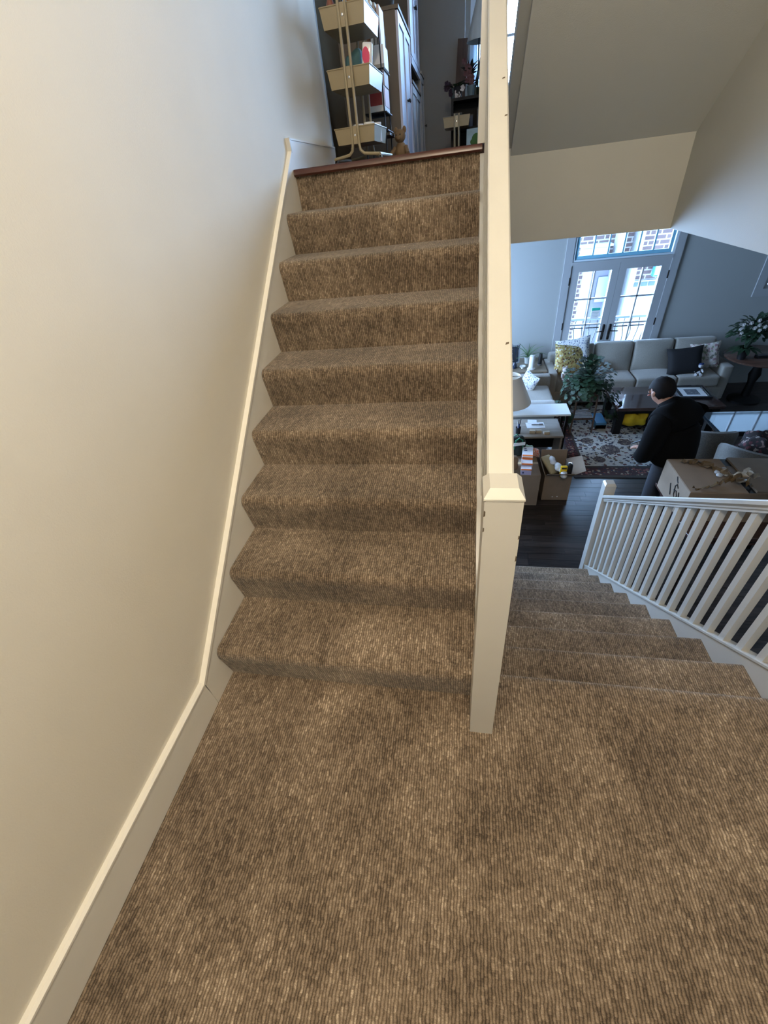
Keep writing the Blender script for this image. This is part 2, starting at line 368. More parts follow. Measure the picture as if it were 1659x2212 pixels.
# closed stringer / skirt boards
sk = .728
def zl(y, c): return c+sk*y
SKC = .147+sk*.143     # top line of left skirt: z = SKC + sk*y
skirt = [(-.143, .147), (2.089, 1.783), (2.089, 1.841), (2.12, 1.841), (2.12, 1.50), (.1, .0), (-.137, .0)]
S('trim', MB().prism(skirt, 'x', -.020, -.001), TRIM2)
capl = [(-.143, .147), (2.089, 1.783), (2.089, 1.795), (-.1475, .1595)]
CAPM = mat('toplit_skirting_cap', (.86, .83, .76), .35)  # top edge lightened in the colour, for the light falling from above
S('trim', MB().prism(capl, 'x', -.020, .003), CAPM)
S('trim', MB().box((-.020, 2.083, 1.783), (.003, 2.095, 1.846)), TRIM)
S('baseboard_left', MB().box((-.020, -1.75, 0), (-.001, -.1395, .150)), TRIM2)
S('baseboard_left', MB().prism([(-.020, .150), (.002, .150), (.002, .157), (-.006, .163), (-.020, .163)], 'y', -1.75, -.1435), CAPM)
S('baseboard_left', MB().box((-.020, 2.12, ZU), (-.004, 3.12, 1.838)).box((-.020, 2.095, 1.838), (-.001, 3.12, 1.846)), TRIM2)
# header and soffit of the flight above
YH = 2.437
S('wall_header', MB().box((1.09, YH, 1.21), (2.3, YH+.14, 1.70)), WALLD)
sf = .775
ys = -.85
prs = [(YH+.001, 1.648), (YH+.001, 1.70), (YH+.14, 1.72), (ys, 1.648+sf*(YH-ys)+.30), (ys, 1.648+sf*(YH-ys))]
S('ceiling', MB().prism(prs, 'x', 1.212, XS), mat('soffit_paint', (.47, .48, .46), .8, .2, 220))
prs2 = [(YH+.03, 1.66), (YH+.03, 1.80), (ys, 1.66+sf*(YH-ys)+.12), (ys, 1.66+sf*(YH-ys))]
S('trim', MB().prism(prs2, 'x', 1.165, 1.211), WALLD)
# right wall above the open side of the stair
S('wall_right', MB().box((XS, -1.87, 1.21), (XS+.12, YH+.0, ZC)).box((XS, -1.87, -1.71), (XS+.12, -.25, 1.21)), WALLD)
# upper floor slab and upper room
S('floor', MB().box((-1.6, 8*G+.10, ZU-.30), (1.09, YH, ZU)).box((-1.6, YH+.14, ZU-.5), (4.2, 7.0, ZU)).box((-1.6, YH-.0, ZU-.5), (1.09, YH+.14, ZU)).box((1.09, YH+.0, 1.70), (4.2, YH+.14, ZU)), NOSE)
S('ceiling', MB().box((-1.7, -1.87, ZC), (4.3, 7.2, ZC+.1)), CEIL)
S('wall_left', MB().box((-.55, 3.0, ZU), (-.43, 7.2, ZC)), mat('tan_upper_wall', (.34, .28, .20), .8))
S('wall_left', MB().box((-.5, 3.12, ZU), (-.02, 3.16, ZC)), WALLL)
S('wall_right', MB().box((4.2, 2.4, ZU), (4.32, 7.2, ZC)).box((XS+.12, 2.33, 1.21), (4.3, YH, ZC)), WALLL)
S('wall_far', MB().box((-1.6, 6.45, ZU), (.90, 7.0, ZC)), mat('dim_grey_wall', (.20, .19, .175), .85, .1, 200))
def holes(y0, y1, x0, x1, z0, z1, hs):
    """wall in the x-z plane with rectangular holes, as strips"""
    m = MB(); xsv = sorted({x0, x1, *[h[0] for h in hs], *[h[1] for h in hs]})
    for a, b in zip(xsv[:-1], xsv[1:]):
        zz = z0
        for h in sorted([h for h in hs if h[0] <= a+1e-6 and h[1] >= b-1e-6], key=lambda h: h[2]):
            if h[2] > zz: m.box((a, y0, zz), (b, y1, h[2]))
            zz = h[3]
        if z1 > zz: m.box((a, y0, zz), (b, y1, z1))
    return m
S('wall_far', holes(7.0, 7.12, -.62, 7.72, -1.71, 1.21, [(-.35, 1.40, -1.55, 1.05), (2.60, 4.03, -1.70, .78), (5.42, 7.10, -.22, 1.0)]), WALLL)
S('wall_far', holes(7.0, 7.12, -1.72, 4.32, 1.21, ZC, [(1.02, 1.75, 2.42, 3.8), (1.95, 4.05, 2.3, 4.15)]), WALLL)
# living room shell
m = MB()
m.box((-.62, 2.42, -1.71), (-.5, 4.2, 1.21)).box((-.62, 6.2, -1.71), (-.5, 7.0, 1.21)).box((-.62, 4.2, -1.71), (-.5, 6.2, -.8)).box((-.62, 4.2, .8), (-.5, 6.2, 1.21))
S('wall_left', m, WALLL)
S('wall_back', MB().box((-.62, 2.42, -1.71), (XR+.012, 2.5, 1.21)).box((XS+.12, -1.87, -1.71), (7.72, -1.75, 1.21)), WALLL)
S('wall_right', MB().box((7.6, -1.87, -1.71), (7.72, 7.0, 1.21)), WALLL)
S('ceiling', MB().box((-.62, YH+.14, 1.21), (7.72, 7.12, 1.3)).box((XS+.12, -1.87, 1.21), (7.72, YH+.14, 1.3)), CEIL)
fl = S('floor', MB().box((-.62, -1.87, ZF-.1), (7.72, 7.12, ZF-.008)), mat('dark_floor', (.03, .023, .02), .35))
# planks where they can be told apart
pw = .095; y = 2.2; pj = 0
base = MB().box((0, 0, -.009), (1, pw-.0025, 0)).build('plank', FLOORW, fl); base['_'] = 0; del base['_']
first = True
while y < 4.35:
    x = 1.1+random.uniform(-.7, 0); 
    while x < 3.5:
        L = random.uniform(.6, 1.3); p = base if first else base.copy()
        if not first: COL.objects.link(p)
        first = False; p.location = (x, y, ZF+random.uniform(-.0008, .0004)); p.scale = (L-.002, 1, 1); x += L; pj += 1
    y += pw
m = MB()
for (xa, xb, ya, yb) in ((-.5, 7.6, 4.35, 6.99), (3.5, 7.6, -1.7, 4.35), (XS+.05, 3.5, -1.7, 2.2)):
    yy = ya
    while yy < yb-.01:
        m.box((xa, yy, ZF-.009), (xb, min(yy+pw-.0025, yb), ZF)); yy += pw
o = m.build('planks', FLOORW, fl); o['kind'] = 'stuff'

# =====================================================================
# BALUSTRADES
# =====================================================================
# lower, right-hand side
lb = thing('balustrade', (XS+.03, 1.2, -.9), 'white painted balustrade with square spindles along the stairs going down', 'balustrade')
SL = .745
def zt(y): return -.068-SL*(y-.267)        # top of stringer
prl = [(-.25, zt(-.25)), (2.33, zt(2.33)), (2.33, -1.71), (2.15, -1.71), (-.25, -.36)]
MB().prism(prl, 'x', XS, XS+.045).build('stringer', TRIM, lb)
cp = [(-.25, zt(-.25)), (2.30, zt(2.30)), (2.30, zt(2.30)+.012), (-.25, zt(-.25)+.012)]
MB().prism(cp, 'x', XS-.006, XS+.051).build('stringer_cap', TRIM, lb)
yb0 = 2.19; n = 0
for i in range(24):
    yy = yb0-.1035*i; za = zt(yy)+.004; zb = .445-.727*(yy-.708)-.058
    MB().add([(XS+.007, yy-.016, za+SL*.016), (XS+.039, yy-.016, za+SL*.016), (XS+.039, yy+.016, za-SL*.016), (XS+.007, yy+.016, za-SL*.016),
              (XS+.007, yy-.016, zb+.012), (XS+.039, yy-.016, zb+.012), (XS+.039, yy+.016, zb-.012), (XS+.007, yy+.016, zb-.012)],
             [(0, 3, 2, 1), (4, 5, 6, 7), (0, 1, 5, 4), (1, 2, 6, 5), (2, 3, 7, 6), (3, 0, 4, 7)]).build('baluster', TRIM, lb)
def rail(x0, x1, ya, yb, fz, t, name, par):
    """moulded handrail swept between ya and yb; fz gives the top height"""
    c = (x0+x1)/2; w = (x1-x0)/2
    prof = [(-w*.86, 0), (w*.86, 0), (w, -.006), (w, -.026), (w*.72, -.040), (w*.72, -.050), (w*.60, -.056), (w*.60, -t), (-w*.60, -t), (-w*.60, -.056), (-w*.72, -.050), (-w*.72, -.040), (-w, -.026), (-w, -.006)]
    n = len(prof); vs = []; fs = []
    for y in (ya, yb): vs += [(c+p[0], y, fz(y)+p[1]) for p in prof]
    fs = [tuple(range(n)), tuple(range(2*n-1, n-1, -1))]+[(i, i+n, (i+1) % n+n, (i+1) % n) for i in range(n)]
    return MB().add(vs, fs).build(name, TRIM, par)
rail(XS-.012, XS+.058, -.25, 2.275, lambda y: .445-.727*(y-.708), .068, 'handrail', lb)
def newel(x0, x1, y0, y1, z0, z1, par, cap=.018):
    nb = MB().box((x0, y0, z0), (x1, y1, z1-cap)).build('newel_post', TRIM, par)
    c = MB(); i = .011; z = z1-cap
    c.box((x0-.002, y0-.002, z-.004), (x1+.002, y1+.002, z))
    c.add([(x0-.002, y0-.002, z), (x1+.002, y0-.002, z), (x1+.002, y1+.002, z), (x0-.002, y1+.002, z), (x0+i, y0+i*1.3, z1), (x1-i, y0+i*1.3, z1), (x1-i, y1-i, z1), (x0+i, y1-i, z1)],
          [(0, 1, 5, 4), (1, 2, 6, 5), (2, 3, 7, 6), (3, 0, 4, 7), (4, 5, 6, 7)])
    c.build('cap', TRIM, nb); return nb
newel(XS-.012, XS+.075, 2.275, 2.36, ZF, -.585, lb)
newel(XS+.005, XS+.085, -.36, -.28, 0, 1.21, lb)
# upper, between the flights
ub = thing('balustrade', (1.055, 1.0, .7), 'white painted balustrade beside the stairs going up, seen from its near end', 'balustrade')
pu = [(-.06, .0), (-.06, .105), (2.07, .105+sk*2.13), (2.07, 1.36), (.12, -.0)]
MB().prism(pu, 'x', XR+.001, 1.091).build('stringer', TRIM, ub)
for i in range(19):
    yy = .05+.1035*i; za = .105+sk*(yy+.06)-.01; zb = .99+.72*yy-.055
    MB().box((1.044, yy-.016, za), (1.074, yy+.016, zb)).build('baluster', TRIM, ub)
rail(1.0265, 1.091, -.062, 2.06, lambda y: .99+.722*y, .075, 'handrail', ub)
MB().prism([(-.06, .107), (2.07, .107+sk*2.13), (2.07, .119+sk*2.13), (-.06, .119)], 'x', XR-.0, 1.094).build('stringer_cap', TRIM, ub)
nw = newel(1.013, 1.092, -.138, -.058, 0, 1.087, ub)
DIRT = mat('chipped_paint', (.10, .075, .05), .8)
for (x, y) in ((1.078, .335), (1.082, 1.02), (1.076, 1.16)):
    z = .99+.722*y+.0006; MB().add([(x-.005, y-.004, z-.0029), (x+.004, y-.002, z-.0014), (x+.005, y+.003, z+.0022), (x-.003, y+.002, z+.0014)], [(0, 1, 2, 3)]).build('paint_chip', DIRT, ub)
for (x, z, w, h) in ((1.0145, 1.03, .004, .018), (1.0145, .985, .003, .014), (1.0905, .965, .003, .012), (1.0905, .90, .003, .02), (1.0145, 1.065, .003, .006)):
    MB().add([(x-w/2, -.1385, z-h/2), (x+w/2, -.1385, z-h/3), (x+w/2, -.1385, z+h/3), (x-w/3, -.1385, z+h/2)], [(0, 1, 2, 3)]).build('paint_chip', DIRT, nw)
# newel at the top of the upper flight
newel(1.013, 1.092, 2.07, 2.15, ZU, ZU+1.1, ub)

# =====================================================================
# FRENCH DOORS, WINDOWS, OUTSIDE
# =====================================================================
BLUEW = mat('window_frame_paint', (.60, .68, .74), .45)
def frame_rect(m, x0, x1, z0, z1, w, y0, y1, wb=None):
    wb = wb or w
    m.box((x0, y0, z0), (x0+w, y1, z1)).box((x1-w, y0, z0), (x1, y1, z1)).box((x0+w, y0, z0), (x1-w, y1, z0+wb)).box((x0+w, y0, z1-w), (x1-w, y1, z1)); return m
TR7 = mat('door_trim_paint', (.36, .37, .38), .5)
S('trim', MB().box((2.485, 6.975, -1.70), (2.60, 7.0, .90)).box((4.03, 6.975, -1.70), (4.14, 7.0, .90)).box((2.485, 6.975, .80), (4.14, 7.0, .92)).box((2.60, 6.97, .30), (4.03, 7.03, .345)), TR7)
def leafdoor(name, x0, x1, gx0, gx1, hx, side):
    d = S(name, frame_rect(MB(), gx0-.02, gx1+.02, -1.42, .22, .02, 6.99, 7.05).box((x0, 6.99, -1.69), (gx0-.02, 7.04, .30)).box((gx1+.02, 6.99, -1.69), (x1, 7.04, .30)).box((gx0-.02, 6.99, .22), (gx1+.02, 7.04, .30)).box((gx0-.02, 6.99, -1.69), (gx1+.02, 7.04, -1.42)), TR7)
    xm = (gx0+gx1)/2
    for i in range(4):
        z1 = .20-.40*i; z0 = z1-.40
        for a, b in ((gx0, xm), (xm, gx1)): MB().box((a+.008, 7.015, z0+.008), (b-.008, 7.02, z1-.008)).build('pane', GLASS, d)
        if i: MB().box((gx0, 7.0, z1-.011), (gx1, 7.035, z1+.011)).build('muntin', TR7, d)
    MB().box((xm-.011, 7.0, -1.4), (xm+.011, 7.035, .20)).build('muntin', TR7, d)
    h = MB().bbox((hx-.022, 6.975, -.86), (hx+.022, 6.99, -.60), .02).tube([(hx, 6.98, -.70), (hx, 6.93, -.70), (hx+side*.03, 6.925, -.70), (hx+side*.12, 6.925, -.705)], .009).build('handle', IRON, d, smooth=True)
    MB().box((hx-.006, 6.972, -.80), (hx+.006, 6.976, -.76)).build('keyhole', BLACK, h)
    xh = x0-.004 if side < 0 else x1+.004
    for z in (.08, -.60, -1.3): MB().tube([(xh, 6.984, z-.055), (xh, 6.984, z+.055)], .012).build('hinge', IRON, d, smooth=True)
    return d
leafdoor('door_1', 2.602, 3.312, 2.73, 3.21, 3.265, -1)
leafdoor('door_2', 3.316, 4.028, 3.42, 3.91, 3.365, 1)
BFR = mat('blue_transom_paint', (.22, .50, .66), .35)
w1 = S('window_1', frame_rect(MB(), 2.602, 4.028, .345, .80, .028, 6.985, 7.04), BLUEW)
frame_rect(MB(), 2.63, 3.99, .372, .77, .045, 7.0, 7.03, .05).build('sash', BFR, w1)
for i in range(1, 6):
    x = 2.675+(3.945-2.675)*i/6; MB().box((x-.011, 7.0, .42), (x+.011, 7.03, .725)).build('muntin', BFR, w1)
for i in range(6):
    a = 2.675+(3.945-2.675)*i/6; MB().box((a+.006, 7.013, .42), (a+.205, 7.017, .725)).build('pane', GLASS, w1)
def window(name, x0, x1, z0, z1, nx, nz, m=TR7, cas=.11):
    w = S(name, frame_rect(MB(), x0-cas, x1+cas, z0-cas, z1+cas, cas, 6.978, 7.0), m)
    frame_rect(MB(), x0, x1, z0, z1, .045, 7.0, 7.06).build('sash', m, w)
    for i in range(1, nx): x = x0+(x1-x0)*i/nx; MB().box((x-.012, 7.01, z0+.04), (x+.012, 7.05, z1-.04)).build('muntin', m, w)
    for k in range(1, nz): z = z0+(z1-z0)*k/nz; MB().box((x0+.04, 7.01, z-.012), (x1-.04, 7.05, z+.012)).build('muntin', m, w)
    for i in range(nx):
        for k in range(nz): MB().box((x0+(x1-x0)*i/nx+.01, 7.028, z0+(z1-z0)*k/nz+.01), (x0+(x1-x0)*(i+1)/nx-.01, 7.032, z0+(z1-z0)*(k+1)/nz-.01)).build('pane', GLASS, w)
    return w
window('window_2', 5.42, 7.10, -.22, 1.0, 4, 2)
w3 = window('window_3', 1.02, 1.75, 2.42, 3.8, 2, 3, mat('pale_blue_sash', (.5, .62, .75), .4), .06)
window('window_4', 1.95, 4.05, 2.3, 4.15, 3, 3)
window('added_window_5', -.35, 1.40, -1.55, 1.05, 3, 2)  # unseen window added to throw daylight onto the lower stairs
# curtain-like sheer panel in the upper window
m = MB(); vs = []; fs = []
for i in range(41):
    x = 1.0+.35*i/40; yy = 6.955+.012*sin(i*1.3)
    vs += [(x, yy, 2.38), (x, yy, 2.86)]
for i in range(40): fs.append((2*i, 2*i+2, 2*i+3, 2*i+1))
m.add(vs, fs)
cm = bpy.data.materials.new('sheer'); cm.use_nodes = True; tt = cm.node_tree; pb = tt.nodes['Principled BSDF']; pb.inputs['Base Color'].default_value = (.85, .9, .95, 1)
tl = N(tt, 'ShaderNodeBsdfTranslucent'); tl.inputs[0].default_value = (.85, .92, .97, 1); mx = N(tt, 'ShaderNodeMixShader'); mx.inputs[0].default_value = .75
tt.links.new(pb.outputs[0], mx.inputs[1]); tt.links.new(tl.outputs[0], mx.inputs[2]); tt.links.new(mx.outputs[0], tt.nodes['Material Output'].inputs[0])
one('cafe_curtain', m, cm, 'white sheer short curtain on the upper room window behind the lamp', 'curtain')
# notice on the glass
nb = thing('notice', (2.93, 6.995, -.48), 'small white paper notice with a green header stuck on the left french door pane', 'notice')
MB().box((3.03, 7.008, -.51), (3.16, 7.012, -.34)).build('sheet', WHITE, nb)
MB().box((3.03, 7.005, -.385), (3.16, 7.008, -.345)).build('header', mat('green_print', (.02, .45, .35), .6), nb)
m = MB()
for i in range(4): m.box((3.045, 7.005, -.415-.022*i), (3.145-.01*(i % 2), 7.008, -.411-.022*i))
m.build('text_lines', mat('grey_print', (.25, .35, .35), .6), nb)
# outside: neighbouring brick building, 4 m beyond
def ex(x, z, y=11.0): k = (y+.8327)/7.8327; return (.966+(x-.966)*k, 1.594+(z-1.594)*k)
nbg = thing('neighbouring_house', (5, 11, -4.2), 'sunlit brick house with white garage door seen through the french doors', 'house')
MB().box((3.0, 11, -4.2), (13, 11.3, 2.0)).build('brick_wall', BRICK, nbg)
STONE_ = mat('added_wing_siding', (.10, .115, .12), .8, .2, 8)
STONE = mat('pale_limestone', (.20, .19, .18), .8); OUTW = mat('white_exterior_trim', (.20, .205, .205), .5); LAV = mat('lavender_stucco', (.09, .085, .11), .8)
def exb(x0, x1, z0, z1, d0, d1): a = ex(x0, z0); b = ex(x1, z1); return ((a[0], 11-d1, a[1]), (b[0], 11-d0, b[1]))
MB().box((7.0, 9.5, -4.2), (14, 11, 4.6)).build('added_wing', STONE_, nbg)  # wing added to block sky, dimming the table reflection and room's right side
MB().box(*exb(2.69, 3.07, .36, .55, 0, .25)).build('stone_lintel', STONE, nbg)
MB().box(*exb(2.66, 3.10, .55, .575, 0, .32)).build('lintel_cap', mat('blue_grey_cap', (.15, .24, .28), .6), nbg)
MB().box(*exb(2.87, 3.22, -1.2, .22, 0, .05)).build('door_recess', LAV, nbg)
MB().box(*exb(2.79, 2.88, -1.2, .25, 0, .3)).build('column', OUTW, nbg)
MB().box(*exb(3.02, 3.19, -.24, .12, .05, .09)).build('light_panel', mat('frosted_panel', (.15, .175, .19), .3), nbg)
for a, b in ((3.16, 3.215), (3.42, 3.50)):
    MB().box(*exb(a, b, -1.4, .9, 0, .35)).build('corner_post', OUTW, nbg)
MB().box(*exb(3.225, 3.30, .3, .9, 0, .16)).build('corner_post', OUTW, nbg)
gd = MB().box(*exb(3.55, 4.6, -1.2, .02, 0, .06)).build('garage_door', OUTW, nbg)
DG = mat('dark_window_glass', (.05, .07, .09), .15)
for i in range(7):
    a = 3.565+.105*i
    MB().box(*exb(a, a+.085, -.055, .0, .06, .08)).build('garage_window', DG, gd)
    MB().box(*exb(a, a+.085, -.205, -.175, .06, .075)).build('garage_window', DG, gd)
m = MB()
for z in (-.26, -.42, -.58, -.74): m.box(*exb(3.55, 4.6, z, z+.008, .06, .075))
m.build('panel_joint', mat('joint_grey', (.45, .45, .45), .7), gd)
lx, lz = ex(3.86, .15, 10.8)
LB = mat('blue_lantern', (.05, .22, .38), .4)
lt = thing('wall_lantern', (lx, 10.9, lz), 'blue metal wall lantern on the brick house outside', 'lantern')
MB().box((lx-.05, 10.75, lz-.10), (lx+.05, 10.86, lz+.08)).build('body', mat('lantern_glass', (.3, .5, .6), .2), lt)
frame_rect(MB(), lx-.07, lx+.07, lz-.13, lz+.11, .02, 10.73, 10.88).build('cage', LB, lt)
MB().box((lx-.09, 10.72, lz+.11), (lx+.09, 10.99, lz+.14)).build('hood', LB, lt)
S('ground', MB().box((-6, 7.2, -4.4), (16, 16, -4.2)), mat('pale_paving', (.22, .22, .215), .9, .2, 30, .1, 3))
# juliet balcony railing
rl = thing('balcony_railing', (3.3, 7.5, -1.6), 'black iron balcony railing with wavy bars outside the french doors', 'railing')
MB().box((2.3, 7.48, -.66), (4.5, 7.53, -.625)).build('top_rail', mat('grey_iron', (.25, .28, .3), .5), rl)
MB().box((2.3, 7.485, -.80), (4.5, 7.515, -.785)).build('mid_rail', IRON, rl)
for i in range(19):
    x = 2.36+.115*i
    if i % 3 == 1: pts = [(x+.018*sin(k*.9), 7.5, -.79-.8*k/14) for k in range(15)]
    else: pts = [(x+.02*sin(k*.55+i), 7.5, -.79-.8*k/14) for k in range(15)]
    MB().tube([(x, 7.5, -.64)]+pts, .007, 6).build('bar', IRON, rl, smooth=True)
MB().box((2.3, 7.2, -1.75), (4.5, 7.55, -1.6)).build('ledge', STONE, rl)

# =====================================================================
# LAMP LIGHT over the landing (its ceiling fixture hangs above the frame)
# =====================================================================
cl = thing('ceiling_light', LAMP, 'warm ceiling light above the landing', 'lamp')
MB().lathe([(.0, .06), (.10, .06), (.12, .04), (.12, 0), (.11, -.0)], (LAMP[0], LAMP[1], ZC-.07), 24).build('canopy', TRIM, cl, smooth=True)
MB().tube([(LAMP[0], LAMP[1], ZC-.03), (LAMP[0], LAMP[1], LAMP[2]+.12)], .008).build('stem', IRON, cl)
pl = bpy.data.lights.new('warm_bulb', 'POINT'); pl.energy = 118; pl.color = (1.0, .87, .69); pl.shadow_soft_size = .09
po = bpy.data.objects.new('warm_bulb', pl); COL.objects.link(po); po.parent = cl; po.location = (0, 0, 0)

# =====================================================================
# LIVING ROOM
# =====================================================================
RUGM = spots('persian_rug_field', (.50, .50, .48), [(.03, .025, .05), (.10, .03, .03), (.05, .06, .09), (.12, .09, .06), (.34, .34, .34)], 19, .46)
RUGB = spots('persian_rug_border', (.045, .015, .015), [(.30, .24, .17), (.02, .02, .04), (.20, .06, .05)], 26, .42)
rug = thing('persian_rug', (3.53, 5.26, ZF), 'large persian rug with floral field and dark red border under the coffee table', 'rug')
MB().bbox((2.44, 4.03, ZF), (4.62, 6.5, ZF+.010), .004).build('border', mat('rug_edge', (.05, .04, .035), .95), rug)
m = MB(); m.box((2.47, 4.09, ZF+.0095), (4.59, 4.27, ZF+.0115)).box((2.47, 6.26, ZF+.0095), (4.59, 6.44, ZF+.0115)).box((2.47, 4.27, ZF+.0095), (2.60, 6.26, ZF+.0115)).box((4.46, 4.27, ZF+.0095), (4.59, 6.26, ZF+.0115))
m.build('red_band', RUGB, rug)
MB().box((2.63, 4.31, ZF+.009), (4.43, 6.22, ZF+.0115)).build('field', RUGM, rug)
m = MB()
for x, y, r in ((3.05, 4.75, .13), (2.85, 4.48, .08), (3.45, 4.62, .08), (3.3, 4.95, .09), (2.8, 5.0, .09), (4.1, 4.9, .13), (4.2, 4.5, .08)): m.lathe([(r, 0), (r, .0008), (.0, .0008)], (x, y, ZF+.0115), 20)
o = m.build('medallions', spots('medallion', (.10, .08, .08), [(.32, .28, .22), (.03, .02, .03)], 30, .4), rug); o['kind'] = 'stuff'
# ---- sofa
sofa = thing('sofa', (3.7, 6.5, ZF), 'long beige sofa with loose cushions under the french doors', 'sofa')
MB().bbox((2.42, 6.20, ZF+.07), (4.98, 6.95, ZF+.29), .025).build('base', SOFA, sofa, smooth=True)
MB().bbox((2.42, 6.74, ZF+.25), (4.98, 6.95, ZF+.72), .04).build('back_frame', SOFA, sofa, smooth=True)
for a, b in ((2.355, 2.49), (4.90, 5.045)):
    MB().bbox((a, 6.20, ZF+.07), (b, 6.93, -1.11), .022).build('armrest', SOFA, sofa, smooth=True)
for i in range(4):
    x0 = 2.50+.6*i; MB().rbox((x0+.3, 6.46, ZF+.375), (.297, .29, .085), .035, 8, .02).build('seat_cushion', SOFA, sofa, smooth=True)
for i in range(4):
    x0 = 2.50+.6*i; M = T(x0+.30, 6.69, ZF+.66, 0, radians(-10)); MB().rbox((0, 0, 0), (.296, .085, .245), .045, 8, .05, M, axis=1).build('back_cushion', SOFA, sofa, smooth=True)
for x in (2.46, 4.94):
    for y in (6.26, 6.88): MB().box((x-.03, y-.03, ZF), (x+.03, y+.03, ZF+.08)).build('leg', BLACKW, sofa)
YF = spots('yellow_floral', (.42, .33, .12), [(.08, .05, .03), (.60, .58, .50), (.25, .12, .04), (.55, .45, .18)], 34, .5)
BF = spots('blue_floral', (.66, .67, .66), [(.08, .10, .20), (.20, .24, .36), (.5, .52, .55)], 42, .42)
PF = spots('pastel_floral', (.52, .46, .42), [(.30, .18, .20), (.22, .25, .16), (.62, .60, .60), (.15, .15, .12)], 26, .5)
def pillow(name, loc, rz, rx, ry, w, h, t, m, label, group=None):
    mb = MB().pillow(T(0, 0, 0, 0, rx, ry), w, h, t); o = mb.build(name, m, None, True); o.location = loc; o.rotation_euler = (0, 0, rz); return tag(o, label, 'cushion', group)
pillow('throw_pillow', (2.70, 6.50, -1.0), radians(12), radians(-22), radians(6), .27, .25, .08, YF, 'yellow floral throw pillow at the left end of the long sofa')
pillow('throw_pillow', (2.76, 6.58, -.93), radians(-4), radians(-16), radians(-9), .27, .25, .06, BF, 'white and blue floral pillow leaning behind the yellow floral pillow on the long sofa')
pillow('throw_pillow', (3.05, 6.42, -1.12), radians(8), radians(-25), radians(5), .17, .12, .05, spots('orange_cream', (.55, .45, .30), [(.45, .12, .05), (.30, .20, .12)], 12, .35), 'small orange and cream lumbar pillow behind the leafy plant on the sofa')
pillow('throw_pillow', (4.40, 6.38, -1.06), radians(-6), radians(-28), radians(-7), .25, .215, .07, mat('black_velvet', (.004, .004, .006), .8, .3, 200), 'black square throw pillow at the right of the long sofa')
pillow('throw_pillow', (4.70, 6.46, -1.02), radians(-14), radians(-22), radians(-10), .20, .20, .07, PF, 'pastel floral throw pillow against the right arm of the sofa')
def bunny(name, loc, rz, body, label, cap=None, s=1.0):
    t = thing(name, loc, label, 'toy', None, rz)
    m = MB().ball((0, 0, .07*s), (.05*s, .045*s, .07*s), 10)
    m.build('body', body, t, True, local=True)
    h = MB().ball((0, -.01*s, .17*s), (.045*s, .042*s, .042*s), 10).ball((0, -.045*s, .16*s), (.02*s, .018*s, .016*s), 8).build('head', body, t, True, local=True)
    for sx in (-1, 1):
        MB().ball((sx*.035*s, 0, .205*s), (.016*s, .010*s, .022*s), 8).build('ear', cap or body, h, True, local=True)
        MB().tube([(sx*.045*s, -.01*s, .10*s), (sx*.075*s, -.05*s, .06*s)], [.018*s, .015*s], 8).build('arm', body, t, True, local=True)
        MB().tube([(sx*.03*s, -.02*s, .022*s), (sx*.045*s, -.11*s, .022*s)], [.022*s, .026*s], 8).build('leg', body, t, True, local=True)
        MB().ball((sx*.016*s, -.047*s, .178*s), .005*s, 6).build('eye', BLACK, h, True, local=True)
    if cap: MB().ball((0, 0, .195*s), (.046*s, .043*s, .025*s), 10).build('cap', cap, h, True, local=True)
    return t
bunny('plush_rabbit', (2.60, 6.27, -1.245), .5, mat('white_plush', (.66, .60, .60), .95, .5, 200), 'white and pale pink plush toy sitting at the left arm of the long sofa')
bunny('plush_doll', (4.60, 6.28, -1.245), -.3, mat('white_plush2', (.62, .62, .64), .95, .5, 200), 'small white plush toy with dark blue trim beside the black pillow', mat('blue_plush', (.03, .05, .16), .9), .8)
# ---- corner table with things
CT = wood_mat('light_oak_top', (.20, .155, .11), (.32, .26, .19), .4, 'x')
ct = thing('corner_table', (2.06, 6.62, ZF), 'wooden corner table between the two sofas', 'table')
MB().bbox((1.60, 6.30, -1.13), (2.335, 6.98, -1.10), .006).build('table_top', CT, ct)
for x in (1.65, 2.30):
    for y in (6.34, 6.93): MB().box((x-.02, y-.02, ZF), (x+.02, y+.02, -1.13)).build('leg', CT, ct)
rt_ = thing('router_tower', (2.09, 6.42, -1.10), 'white cylindrical router tower on the wooden corner table', 'router')
MB().lathe([(.066, 0), (.068, .012), (.05, .028), (.047, .04)], (2.09, 6.42, -1.10), 24).build('base', WHITE, rt_, True)
MB().lathe([(.048, .036), (.046, .20), (.044, .222), (.036, .228), (0, .228)], (2.09, 6.42, -1.10), 24).build('tower', WHITE, rt_, True)
MB().lathe([(.0445, .2195), (.047, .2195), (.047, .2245), (.0435, .2245)], (2.09, 6.42, -1.10), 24, None, False).build('seam_ring', mat('grey_ring', (.4, .4, .42), .4), rt_, True)
bt = thing('black_bottle', (2.25, 6.60, -1.10), 'tall black bottle beside the white router tower', 'bottle')
MB().lathe([(.032, 0), (.034, .01), (.034, .14), (.028, .165), (.026, .19), (0, .19)], (2.25, 6.60, -1.10), 20).build('body', BLACK, bt, True)
MB().lathe([(.038, 0), (.040, .012), (.034, .02)], (2.25, 6.60, -1.10), 20).build('foot_ring', mat('grey_rubber', (.15, .15, .16), .6), bt, True)
